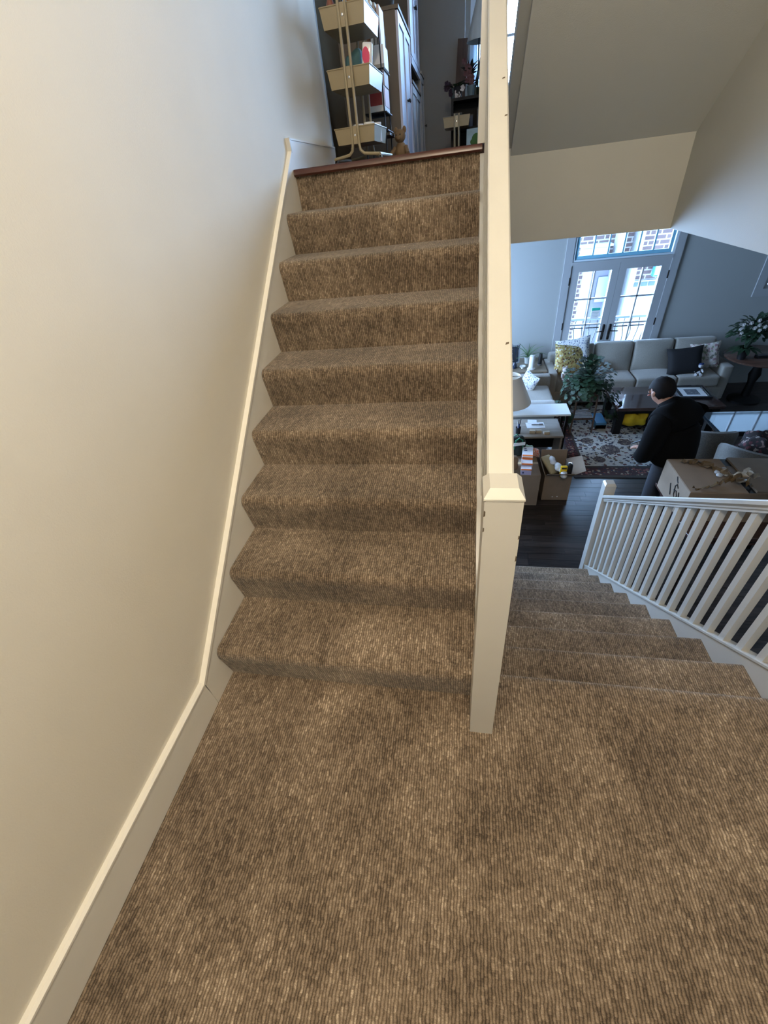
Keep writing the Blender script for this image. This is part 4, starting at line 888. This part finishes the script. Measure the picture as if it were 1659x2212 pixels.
# ---- round table, right
rt2 = thing('round_table', (5.42, 6.30, ZF), 'round pedestal table of reddish wood in the right corner', 'table')
MB().lathe([(.46, -.03), (.49, -.02), (.495, 0), (.485, .008), (0, .008)], (5.42, 6.30, -1.0), 48).build('table_top', wood_mat('cherry_wood', (.06, .030, .022), (.13, .07, .05), .22, 'x'), rt2, True)
MB().lathe([(.22, 0), (.22, .03), (.06, .08), (.05, .30), (.08, .42), (.05, .55), (.10, .68), (0, .68)], (5.42, 6.30, ZF), 24).build('pedestal', BLACKW, rt2, True)
def flowerplant():
    t = thing('flowering_plant', (5.08, 6.20, -.992), 'dark leafy plant with white flowers on the round table', 'plant')
    MB().lathe([(.05, 0), (.07, .12), (.075, .125), (.06, .12), (0, .11)], (5.06, 6.18, -.992), 20).build('pot', BLACK, t, True)
    random.seed(21); m = MB(); st = MB()
    for i in range(300):
        a = random.uniform(0, 2*pi); e = random.uniform(-.3, 1.45); r = random.uniform(.08, .31); c = Vector((5.12, 6.22, -.62)); d = Vector((cos(a)*cos(e), sin(a)*cos(e)*.8, sin(e)*.7))
        m.leaf(c+d*r, d+Vector((0, 0, -.2)), .075, .028, (0, 0, 1), .3)
    for i in range(14):
        a = i*.45; m.leaf((5.06, 6.17, -.84), (cos(a), sin(a)*.8, .25), .22, .032, (0, 0, 1), .45)
        st.tube([(5.06, 6.18, -.89), (5.09+.05*cos(a), 6.2+.05*sin(a), -.72), (5.12+.16*cos(a), 6.22+.14*sin(a), -.52)], .005, 5)
    o = m.build('foliage', LEAF, t); o['kind'] = 'stuff'; o = st.build('stems', LEAF, t); o['kind'] = 'stuff'
    FW = mat('white_petals', (.72, .70, .70), .6)
    for (x, y, z) in ((4.86, 6.10, -.47), (4.84, 6.10, -.53), (4.92, 6.05, -.44), (4.99, 6.02, -.40), (5.0, 6.0, -.46), (4.86, 6.08, -.58), (5.07, 5.98, -.48), (5.10, 6.0, -.35), (5.16, 6.0, -.37), (5.14, 5.98, -.42), (5.03, 6.0, -.53), (4.97, 6.02, -.50), (5.2, 6.0, -.50)):
        f = MB()
        for k in range(6): f.leaf((x, y, z), (cos(k*1.05), -.5, sin(k*1.05)), .034, .015, (0, 1, 0), .1)
        f.ball((x, y-.01, z), .012, 6); f.build('flower', FW, t)
flowerplant()
carton('black_box', 5.27, 6.17, -.992, 5.42, 6.25, -.955, BLACK, 'small flat black box on the round table', [('lid_seam', (-.004, -.004, .6), (1.004, 1.004, .66), IRON)], .1)

# =====================================================================
# PERSON
# =====================================================================
def skin(name, verts, edges, radii, m, parent=None, sub=2, loc=None, root=0):
    me = bpy.data.meshes.new(name+'_cage'); me.from_pydata(verts, edges, []); o = bpy.data.objects.new(name+'_cage', me); COL.objects.link(o)
    sm = o.modifiers.new('s', 'SKIN'); sm.use_smooth_shade = True
    for i, r in enumerate(radii):
        v = me.skin_vertices[0].data[i]; v.radius = (r, r) if isinstance(r, (int, float)) else r; v.use_root = (i == root)
    ss = o.modifiers.new('u', 'SUBSURF'); ss.levels = sub
    dg = bpy.context.evaluated_depsgraph_get(); dg.update(); nm = bpy.data.meshes.new_from_object(o.evaluated_get(dg)); bpy.data.objects.remove(o)
    for p in nm.polygons: p.use_smooth = True
    nm.materials.clear(); nm.materials.append(m); nm.name = name; r = bpy.data.objects.new(name, nm); COL.objects.link(r)
    if parent: r.parent = parent
    return r
def chain(V, E, Rr, start, pts):
    for p, r in pts:
        V.append(p); Rr.append(r); E.append((start, len(V)-1)); start = len(V)-1
    return start
V = [(0, 0, .93)]; E = []; Rr = [(.12, .095)]
ch = chain(V, E, Rr, 0, [((.03, 0, 1.08), (.12, .09)), ((.09, 0, 1.26), (.13, .09)), ((.15, 0, 1.37), (.10, .07))])
nk = chain(V, E, Rr, ch, [((.215, 0, 1.43), .052), ((.265, 0, 1.465), .055)])
hd = chain(V, E, Rr, nk, [((.30, 0, 1.515), (.082, .085)), ((.315, 0, 1.57), (.078, .088)), ((.32, 0, 1.61), .05)])
chain(V, E, Rr, nk, [((.355, 0, 1.435), .034)])                 # jaw
for s in (1, -1):
    sh_ = chain(V, E, Rr, ch, [((.13, s*.17, 1.345), .055), ((.12, s*.235, 1.26), .045), ((.10, s*.30, 1.04), .036), ((.19, s*.25, .95), .030), ((.235, s*.15, .95), .025), ((.26, s*.12, .95), (.030, .018)), ((.29, s*.10, .945), (.034, .015))])
    for k, (dy, L) in enumerate(((-.026, .055), (-.009, .068), (.009, .064), (.026, .050))):
        a = chain(V, E, Rr, sh_, [((.305, s*(.10)+dy, .943), .0095)]); chain(V, E, Rr, a, [((.305+L*.5, s*.10+dy*1.1, .935), .0088), ((.305+L*.85, s*.10+dy*1.1, .91), .008)])
    chain(V, E, Rr, sh_-1, [((.27, s*.10-s*.035, .96), .011), ((.30, s*.10-s*.045, .96), .009)])
    chain(V, E, Rr, 0, [((.0, s*.095, .86), .075), ((.02, s*.105, .50), .052), ((-.01, s*.11, .10), .036), ((.0, s*.11, .05), .036), ((.13, s*.125, .035), (.038, .028))])
PB = (3.01, 3.06, ZF); PR = math.atan2(.74, -.67)
person = skin('person', V, E, Rr, SKIN); person.location = PB; person.rotation_euler = (0, 0, PR)
tag(person, 'person in a black jacket standing with bowed head, back turned, beyond the railing', 'person')
JK = mat('black_jacket', (.003, .003, .0035), 1.0, .4, 60, spec=.15); JN = mat('dark_jeans', (.016, .018, .025), .9, .4, 200, .15, 60)
V = [(-.01, 0, .84)]; E = []; Rr = [(.235, .19)]
ch = chain(V, E, Rr, 0, [((.01, 0, .95), (.24, .20)), ((.02, 0, 1.08), (.24, .20)), ((.06, 0, 1.25), (.245, .20)), ((.12, 0, 1.35), (.20, .165)), ((.19, 0, 1.42), .108), ((.222, 0, 1.46), .092)])
ch -= 2
for s in (1, -1): chain(V, E, Rr, ch, [((.12, s*.17, 1.33), .118), ((.11, s*.25, 1.24), .112), ((.10, s*.31, 1.04), .100), ((.17, s*.27, .945), .082), ((.215, s*.17, .945), .055)])
skin('jacket', V, E, Rr, JK, person, 2)
for s in (1, -1):
    V = [(0, s*.06, .95)]; E = []; Rr = [(.13, .12)]; chain(V, E, Rr, 0, [((0, s*.095, .80), .118), ((.02, s*.105, .50), .092), ((0, s*.11, .12), .078)]); skin('trouser_leg', V, E, Rr, JN, person, 2)
    V = [(-.05, s*.11, .045)]; E = []; Rr = [.05]; chain(V, E, Rr, 0, [((.06, s*.118, .045), .055), ((.16, s*.13, .035), (.052, .038))]); skin('shoe', V, E, Rr, BLACK, person, 2)
HAIR = mat('black_hair', (.010, .009, .010), .8, .9, 140, spec=.2)
M = Matrix.Translation((.290, 0, 1.538)) @ Matrix.Rotation(radians(34), 4, 'Y')
hb = MB().ball((0, 0, 0), (.115, .096, .112), 16, M)
# keep crown and back of the head, open over the face
Mi = M.inverted(); keep = []
for f in hb.f:
    c = sum((Mi @ Vector(hb.v[i]) for i in f), Vector())/len(f)
    if not (c.x > .030 and c.z < .050) and c.z > -.105: keep.append(f)
hb.f = keep; hb.v = [tuple(Vector(v)+Vector((.003*sin(v[1]*160+v[2]*90), .003*sin(v[0]*150), .003*sin(v[1]*120+v[0]*80)))) for v in hb.v]; o = hb.build('hair', HAIR, None, True); o.parent = person
for s in (1, -1):
    o = MB().ball((.312, s*.086, 1.505), (.020, .009, .030), 8).build('ear', SKIN, None, True); o.parent = person
    o = MB().ball((.388, s*.030, 1.495), (.007, .010, .005), 8).build('eye', mat('eye_dark', (.12, .08, .06), .2), None, True); o.parent = person
o = MB().ball((.394, 0, 1.477), (.012, .010, .016), 8).build('nose', SKIN, None, True); o.parent = person
o = MB().ball((.390, 0, 1.445), (.010, .024, .006), 8).build('lips', mat('lips', (.40, .16, .13), .5), None, True); o.parent = person
one('smartphone', MB().bbox((-.006, -.038, -.075), (.006, .038, .075), .004, T(*(Matrix.Rotation(PR, 3, 'Z') @ Vector((.335, .02, .97))+Vector(PB)), PR, 0, radians(-50))), BLACK, 'black phone held in the hands of the person', 'phone')

# =====================================================================
# UPPER ROOM
# =====================================================================
def cart_at(loc, rz, label, full=True):
    t = thing('rolling_cart', loc, label, 'cart', None, rz)
    # local: front at y=0, x 0..0.28, z from floor
    def tray(z0, z1, w0=.0, w1=.275):
        x0, x1, y0, y1 = w0, w1, 0.012, .40; a, b = .012, .006
        m = MB()
        m.add([(x0+a, y0+a, z0), (x1-a, y0+a, z0), (x1-a, y1-a, z0), (x0+a, y1-a, z0), (x0, y0, z1), (x1, y0, z1), (x1, y1, z1), (x0, y1, z1)], [(0, 3, 2, 1), (0, 1, 5, 4), (1, 2, 6, 5), (2, 3, 7, 6), (3, 0, 4, 7)])
        q = [(x0, y0, z1), (x1, y0, z1), (x1, y1, z1), (x0, y1, z1), (x0, y0, z1)]
        m.tube(q, .004, 6)
        return m
    for z0, z1 in ((.118, .200), (.385, .472), (.640, .728)):
        tr = tray(z0, z1).build('tray', CREAM, t, local=True)
        MB().box((.110, .002, z0-.004), (.170, .014, z1+.004)).build('clamp_plate', CREAM, tr, local=True)
        MB().lathe([(.008, 0), (.006, .003), (0, .004)], (0, 0, 0), 12, T(.14, .002, (z0+z1)/2, 0, pi/2)).build('screw', mat('chrome', (.7, .7, .72), .1, metal=1), tr, True, local=True)
    for y in (0.0, .41):
        for sx, x in ((-1, .118), (1, .162)):
            pts = [(x, y, .80), (x, y, .115), (x+sx*.006, y, .082), (x+sx*.03, y, .062), (x+sx*.06, y, .058), (x+sx*.135, y, .050)]
            MB().tube(pts, .009, 8).build('frame_tube', CREAM, t, True, local=True)
    for x in (-.017, .297): MB().tube([(x, 0, .050), (x, .41, .050)], .009, 8).build('base_rail', CREAM, t, True, local=True)
    for x in (-.017, .297):
        for y in (.02, .39):
            w = MB().lathe([(.022, -.008), (.024, 0), (.022, .008), (0, .008)], (0, 0, 0), 16, T(x, y+.008, .024, 0, 0, pi/2)).build('castor', BLACK, t, True, local=True)
            MB().box((x-.010, y-.004, .024), (x+.010, y+.008, .046)).build('fork', mat('chrome', (.7, .7, .72), .1, metal=1), w, local=True)
    return t
c1 = cart_at((.085, 2.80, ZU), -.05, 'cream metal three-tier rolling cart at the top of the stairs')
c2 = dup(c1, (.70, 5.15, ZU+.0), 'pale metal cart behind the top of the stairs near the dark shelf', .0)
for ch_ in list(c2.children):
    if ch_.name.startswith('tray') and min(v.co.z for v in ch_.data.vertices) > .3 or ch_.name.startswith('frame_tube') and False:
        for g_ in list(ch_.children): bpy.data.objects.remove(g_)
        bpy.data.objects.remove(ch_)
for ch_ in c2.children:
    if ch_.name.startswith('tray'):
        ch_.location = (0, 0, .165)
    if ch_.name.startswith('frame_tube'):
        ch_.scale = (1, 1, .48); ch_.location = (0, 0, -.0)
# things in the cart
cz = ZU
m1 = mat('rust_bottle', (.20, .06, .03), .4); m2 = mat('clear_jar', (.55, .52, .48), .15)
for i, (x, y, r, h, mm, lab) in enumerate(((.13, 2.93, .025, .17, m1, 'rust coloured bottle at the left of the top tray'), (.18, 3.0, .03, .15, m2, 'clear jar in the top tray behind the left bottle'), (.25, 2.92, .026, .18, mat('amber', (.25, .12, .04), .2), 'amber bottle in the middle of the top tray'), (.32, 3.0, .028, .16, m2, 'clear jar at the right of the top tray'))):
    t = thing('bottle', (x, y, cz+.642), lab+' of the cart', 'bottle')
    MB().lathe([(r, 0), (r, h*.7), (r*.5, h*.85), (r*.45, h*.93), (0, h*.93)], (x, y, cz+.642), 14).build('body', mm, t, True)
    MB().lathe([(r*.5, h*.9), (r*.5, h), (0, h)], (x, y, cz+.642), 12).build('cap', BLACK if i % 2 else WHITE, t, True)
def crump(name, c, h, m, label, cat, seed):
    random.seed(seed); mb = MB().rbox((0, 0, h[2]), h, min(h)*.6, 8, 0); f = [random.uniform(25, 60) for _ in range(4)]
    mb.v = [(v[0]+.008*sin(f[0]*v[2]+f[1]*v[1]), v[1]+.008*sin(f[2]*v[0]), v[2]*(1+.12*sin(f[3]*v[0]+20*v[1]))) for v in mb.v]
    o = mb.build(name, m, None, True); o.location = c; return tag(o, label, cat)
crump('fabric_bag', (.235, 2.96, cz+.388), (.05, .07, .085), mat('teal_cloth', (.05, .12, .13), .8, .4, 60), 'teal cloth bag in the middle tray of the cart', 'bag', 1)
pkx = thing('snack_packet', (.335, 2.90, cz+.388), 'white packet with a magenta front in the middle tray of the cart', 'packet')
MB().rbox((0, 0, 0), (.032, .014, .075), .012, 6, .006, T(.335, 2.88, cz+.50, 0, 0, radians(8)), 1).build('wrapper', mat('white_glossy_film', (.75, .75, .78), .15), pkx, True)
MB().lathe([(.0, 0), (.020, 0), (.023, .003), (0, .004)], (0, 0, 0), 16, T(.333, 2.862, cz+.515, 0, pi/2) @ Matrix.Diagonal((1, 1.7, 1, 1))).build('magenta_patch', mat('magenta_print', (.60, .01, .10), .4), pkx, True)
crump('striped_cloth', (.30, 3.02, cz+.388), (.03, .05, .06), mat('black_stripes', (.03, .04, .02), .8), 'black and green striped cloth in the middle tray of the cart', 'cloth', 3)
crump('red_pouch', (.12, 2.98, cz+.388), (.02, .04, .035), mat('dark_red_cloth', (.15, .02, .02), .8), 'dark red pouch at the left of the middle tray', 'pouch', 5)
for i, (x, y) in enumerate(((.22, 2.96), (.30, 2.93), (.335, 3.02))):
    t = thing('paper_roll', (x, y, cz+.122), ('white paper roll at the left of the bottom tray', 'white paper roll in the middle of the bottom tray', 'white paper roll at the right back of the bottom tray')[i]+' of the cart', 'paper roll', 'paper rolls in the bottom tray')
    MB().lathe([(.012, 0), (.034, 0), (.035, .10), (.012, .10)], (x, y, cz+.122), 20).build('roll', PAPER, t, True)
    MB().lathe([(.010, 0), (.0118, 0), (.0118, .098), (.010, .098)], (x, y, cz+.1225), 12).build('core', CARD, t, True)
# wire rack with boxes and magazines between cart and wardrobe
wr = thing('wire_rack', (.29, 3.45, cz), 'black wire rack holding boxes behind the rolling cart', 'rack')
for x in (.20, .355):
    for y in (3.32, 3.60): MB().tube([(x, y, cz), (x, y, cz+.72)], .005, 6).build('post', BLACK, wr)
for z in (.20, .30, .52):
    for i in range(6): y = 3.33+.054*i; MB().tube([(.20, y, cz+z), (.37, y, cz+z)], .003, 5).build('wire', BLACK, wr)
    MB().tube([(.20, 3.32, cz+z), (.37, 3.32, cz+z)], .005, 6).build('edge_rod', BLACK, wr); MB().tube([(.37, 3.32, cz+z), (.37, 3.60, cz+z)], .005, 6).build('edge_rod', BLACK, wr)
MB().box((.19, 3.31, cz+.17), (.385, 3.62, cz+.185)).build('base_shelf', BLACK, wr)
RED = mat('dark_red_card', (.30, .03, .03), .5)
carton('book_box', .235, 3.34, cz+.307, .36, 3.58, cz+.44, PAPER, 'white box with a dark red front on the wire rack', [('red_face', (.05, -.02, .25), (.85, 0, .95), RED), ('red_side', (1.0, .05, .2), (1.02, .95, .95), RED)], 0)
carton('game_box', .25, 3.36, cz+.44, .365, 3.57, cz+.52, mat('dusty_pink_card', (.45, .36, .35), .6), 'dusty pink box above the white and red box on the wire rack', [('label_strip', (.1, -.02, .3), (.9, 0, .7), PAPER)])
carton('white_carton', .24, 3.35, cz+.527, .375, 3.55, cz+.64, WB, 'white carton on the top shelf of the wire rack', [('grey_strip', (0, -.02, .0), (1, 0, .18), mat('grey_card', (.3, .3, .3), .6))])
for i in range(4):
    carton('magazine', .262+.026*i, 3.37, cz+.64, .282+.026*i, 3.56, cz+.86-.012*i, [mat('brown_cover', (.20, .07, .03), .5), mat('white_cover', (.6, .57, .54), .5), mat('grey_cover', (.3, .28, .27), .5), mat('pink_cover', (.5, .4, .38), .5)][i], ['brown', 'white', 'grey', 'pink'][i]+' magazine upright on top of the white carton', [('pages', (.1, .98, .02), (.9, 1.005, .98), PAPER)], 0, 'magazine', 'magazines above the wire rack')
# teddy bear on the floor
tb = bunny('teddy_bear', (.435, 3.55, ZU), -.25, mat('tan_plush', (.20, .13, .07), .95, .6, 160), 'tan teddy bear sitting on the floor at the top of the stairs', None, 1.0)
# tall cabinet with two doors, front facing +x
def cabinet(name, x0, x1, y0, y1, z0, z1, label, nd, msd, mfr, knob=True, glass=False):
    t = thing(name, ((x0+x1)/2, (y0+y1)/2, z0), label, 'cabinet')
    MB().box((x0, y0, z0), (x1-.02, y1, z1)).build('body', msd, t)
    MB().box((x0-.005, y0-.008, z1), (x1+.008, y1+.008, z1+.022)).build('top', msd, t)
    MB().box((x1-.02, y0, z0), (x1, y1, z0+.055)).build('plinth', mfr, t)
    w = (y1-y0)/nd
    for i in range(nd):
        a, b = y0+w*i+.004, y0+w*(i+1)-.004; zz0, zz1 = z0+.062, z1-.006; s = .055
        d = MB().box((x1-.02, a, zz0), (x1, a+s, zz1)).box((x1-.02, b-s, zz0), (x1, b, zz1)).box((x1-.02, a+s, zz0), (x1, b-s, zz0+s)).box((x1-.02, a+s, zz1-s), (x1, b-s, zz1)).build('door', mfr, t)
        MB().box((x1-.018, a+s, zz0+s), (x1-.010, b-s, zz1-s)).build('panel', DG if glass else mfr, d)
        if knob:
            yk = b-.022 if i % 2 == 0 else a+.022
            MB().lathe([(.006, 0), (.006, .015), (.013, .02), (.010, .03), (0, .031)], (0, 0, 0), 12, T(x1, yk, (zz0+zz1)/2-.03, 0, 0, pi/2)).build('knob', BLACK, d, True)
    return t
cabinet('tall_cabinet', -.10, .40, 4.10, 5.00, ZU, 2.655, 'white two-door cabinet with a beige side at the top of the stairs', 2, CABS, CABW)
DKC = mat('dim_cabinet_paint', (.30, .29, .30), .5)
cabinet('low_cabinet', -.05, .40, 5.06, 6.02, ZU, 2.36, 'lower grey-white cabinet beyond the white two-door cabinet', 2, CABS, DKC, False)
cabinet('bookcase', .02, .41, 6.05, 6.42, ZU, 2.55, 'pale cabinet at the far end of the row of cabinets', 1, mat('pale_wood_side', (.30, .25, .20), .6), DKC, True)
cabinet('wall_cabinet', .10, .40, 5.10, 6.05, 2.50, 3.4, 'blue-white wall cabinet hanging above the lower cabinet', 2, mat('dark_wall_side', (.06, .045, .035), .6), CABW, True)
bd = thing('basket', (.22, 4.30, 2.677), 'dark basket standing on the white two-door cabinet', 'basket')
MB().lathe([(.09, 0), (.12, .15), (.125, .155), (.112, .15), (.083, .01), (0, .01)], (.25, 4.30, 2.678), 24).build('bowl', mat('dark_wicker', (.05, .04, .03), .8, .9, 120), bd, True)
MB().tube([(.25+.12*cos(a*pi/10), 4.30, 2.82+.12*sin(a*pi/10)) for a in range(11)], .007, 6).build('handle', mat('dark_wicker', (.05, .04, .03), .8), bd, True)
# dark shelf with plants
ds = thing('dark_shelf', (.96, 5.75, ZU), 'black open shelf unit with plants in front of the upper window', 'shelf')
for z in (0, .27, .52): MB().box((.77, 5.58, ZU+z), (1.45, 5.93, ZU+z+.025)).build('shelf_board', BLACKW, ds)
for x in (.77, 1.425): MB().box((x, 5.58, ZU+.025), (x+.025, 5.93, ZU+.52)).build('side', BLACKW, ds)
MB().box((.795, 5.905, ZU+.025), (1.425, 5.92, ZU+.52)).build('back', BLACKW, ds)
for i, (x, w, h, lab) in enumerate(((.84, .09, .13, 'left'), (.96, .10, .10, 'middle'), (1.10, .09, .15, 'right'))):
    carton('storage_bin', x-w/2, 5.60, ZU+.295, x+w/2, 5.80, ZU+.295+h, [mat('teal_black', (.02, .04, .04), .6), mat('navy_bin', (.02, .03, .06), .6), mat('grey_bin', (.08, .08, .08), .6)][i], 'dark bin at the '+lab+' of the middle board of the black shelf', [('rim', (-.02, -.02, .9), (1.02, 1.02, 1), BLACK)])
def orchid(loc, n, mp, lab, h, lean, seed, pot):
    t = thing('orchid', loc, lab, 'plant'); random.seed(seed); x, y, z = loc
    MB().lathe([(.035, 0), (.05, .085), (.053, .09), (.045, .09), (0, .08)], loc, 16).build('pot', pot, t, True)
    for k in range(5): MB().leaf((x, y, z+.085), (cos(k*1.3), sin(k*1.3)*.5, .5), .13, .02, (0, 0, 1), .4).build('leaf', LEAF, t)
    MB().tube([(x, y, z+.08), (x+lean*.3, y, z+h*.6), (x+lean, y-.02, z+h)], .004, 5).build('stem', LEAF, t)
    for k in range(n):
        u = .35+.65*k/max(1, n-1); cx, cz_ = x+lean*u**1.5+random.uniform(-.03, .03), z+h*u+random.uniform(-.02, .02); f = MB()
        for q in range(5): f.leaf((cx, y-.03, cz_), (cos(q*1.26), -.4, sin(q*1.26)), .032, .014, (0, 1, 0), .1)
        f.build('flower', mp, t)
    return t
orchid((.80, 5.72, ZU+.545), 7, mat('purple_petal', (.025, .010, .022), .6), 'small orchid with dark purple flowers at the left of the black shelf', .13, -.10, 3, mat('blue_grey_pot', (.06, .09, .10), .4))
orchid((.845, 5.66, ZU+.545), 4, FWH if 'FWH' in globals() else mat('cream_petal', (.5, .45, .42), .6), 'short plant with cream flowers on the black shelf', .06, .02, 4, BLACK)
orchid((.985, 5.70, ZU+.545), 14, mat('dusky_pink_petal', (.11, .045, .045), .6), 'tall bouquet of dusky pink flowers on the black shelf in front of the window', .26, -.05, 5, mat('pale_blue_vase', (.12, .17, .20), .3))
m = MB(); random.seed(2)
for k in range(26):
    a = random.uniform(0, 6.28); m.leaf((.975, 5.70, ZU+.70+random.uniform(0, .05)), (cos(a), sin(a)*.5, random.uniform(.2, 1.4)), random.uniform(.06, .13), .016)
one('foliage_bunch', m, mat('near_black_leaf', (.015, .02, .015), .6), 'bunch of nearly black leaves around the pink bouquet', 'plant')
one('sword_leaf', MB().leaf((1.02, 5.72, ZU+.56), (.22, .05, 1), .36, .016, (0, 1, 0), .1).leaf((1.02, 5.72, ZU+.56), (-.28, .05, 1), .30, .014, (0, 1, 0), .1).lathe([(.04, 0), (.05, .07), (0, .07)], (1.03, 5.74, ZU+.545), 14), mat('black_green_leaf', (.01, .02, .012), .5), 'spiky snake plant leaves rising in front of the bright upper window', 'plant')
carton('wooden_box', 1.07, 5.64, ZU+.545, 1.20, 5.78, ZU+.70, wood_mat('red_brown_box', (.10, .04, .02), (.18, .08, .05), .5), 'reddish wooden box at the right of the black shelf', [('lid', (-.02, -.02, .85), (1.02, 1.02, 1.0), wood_mat('red_brown_lid', (.10, .04, .02), (.18, .08, .05), .5))])
# leaning picture
pt = thing('tree_painting', (1.03, 5.30, ZU), 'small painting of a green tree on pale blue leaning against the black shelf', 'painting')
MB().box((.945, 5.30, ZU), (1.20, 5.315, ZU+.26)).build('canvas', mat('pale_blue_canvas', (.34, .46, .52), .8, .2, 60, .15, 12), pt)
MB().lathe([(0, 0), (.045, 0), (.05, .003), (0, .004)], (0, 0, 0), 14, T(1.05, 5.30, ZU+.17, 0, pi/2)).ball((1.085, 5.30, ZU+.19), (.035, .004, .03), 8).ball((1.02, 5.30, ZU+.15), (.035, .004, .028), 8).build('tree_crown', mat('painted_green', (.05, .13, .03), .8), pt)
MB().box((1.05, 5.297, ZU+.05), (1.058, 5.30, ZU+.15)).build('trunk', mat('painted_brown', (.05, .03, .02), .8), pt)
# plank
M = T(.80, 6.36, ZU, 0, radians(-3), radians(4)); pk = one('wooden_plank', MB().bbox((-.055, -.01, 0), (.07, .015, 1.12), .004, M), wood_mat('dark_brown_plank', (.035, .018, .012), (.07, .038, .026), .7, 'z'), 'dark brown wooden plank leaning on the far wall of the upper room', 'plank')
# floor lamp
lm = thing('floor_lamp', (1.085, 6.15, ZU), 'floor lamp with grey cone shade in front of the upper window', 'lamp')
MB().lathe([(.16, 0), (.066, .31), (.063, .31), (.157, 0)], (1.085, 6.15, 2.735), 36, None, False).build('lamp_shade', SHADE2, lm, True)
MB().tube([(1.06, 6.15, ZU+.02), (1.06, 6.15, 2.85)], .008).build('pole', BLACK, lm, True)
MB().lathe([(.13, 0), (.13, .012), (.02, .025), (0, .025)], (1.06, 6.15, ZU), 24).build('base', BLACK, lm, True)
MB().tube([(.93+.157, 6.15, 2.74), (1.06, 6.15, 2.85)], .003).build('shade_arm', BLACK, lm)
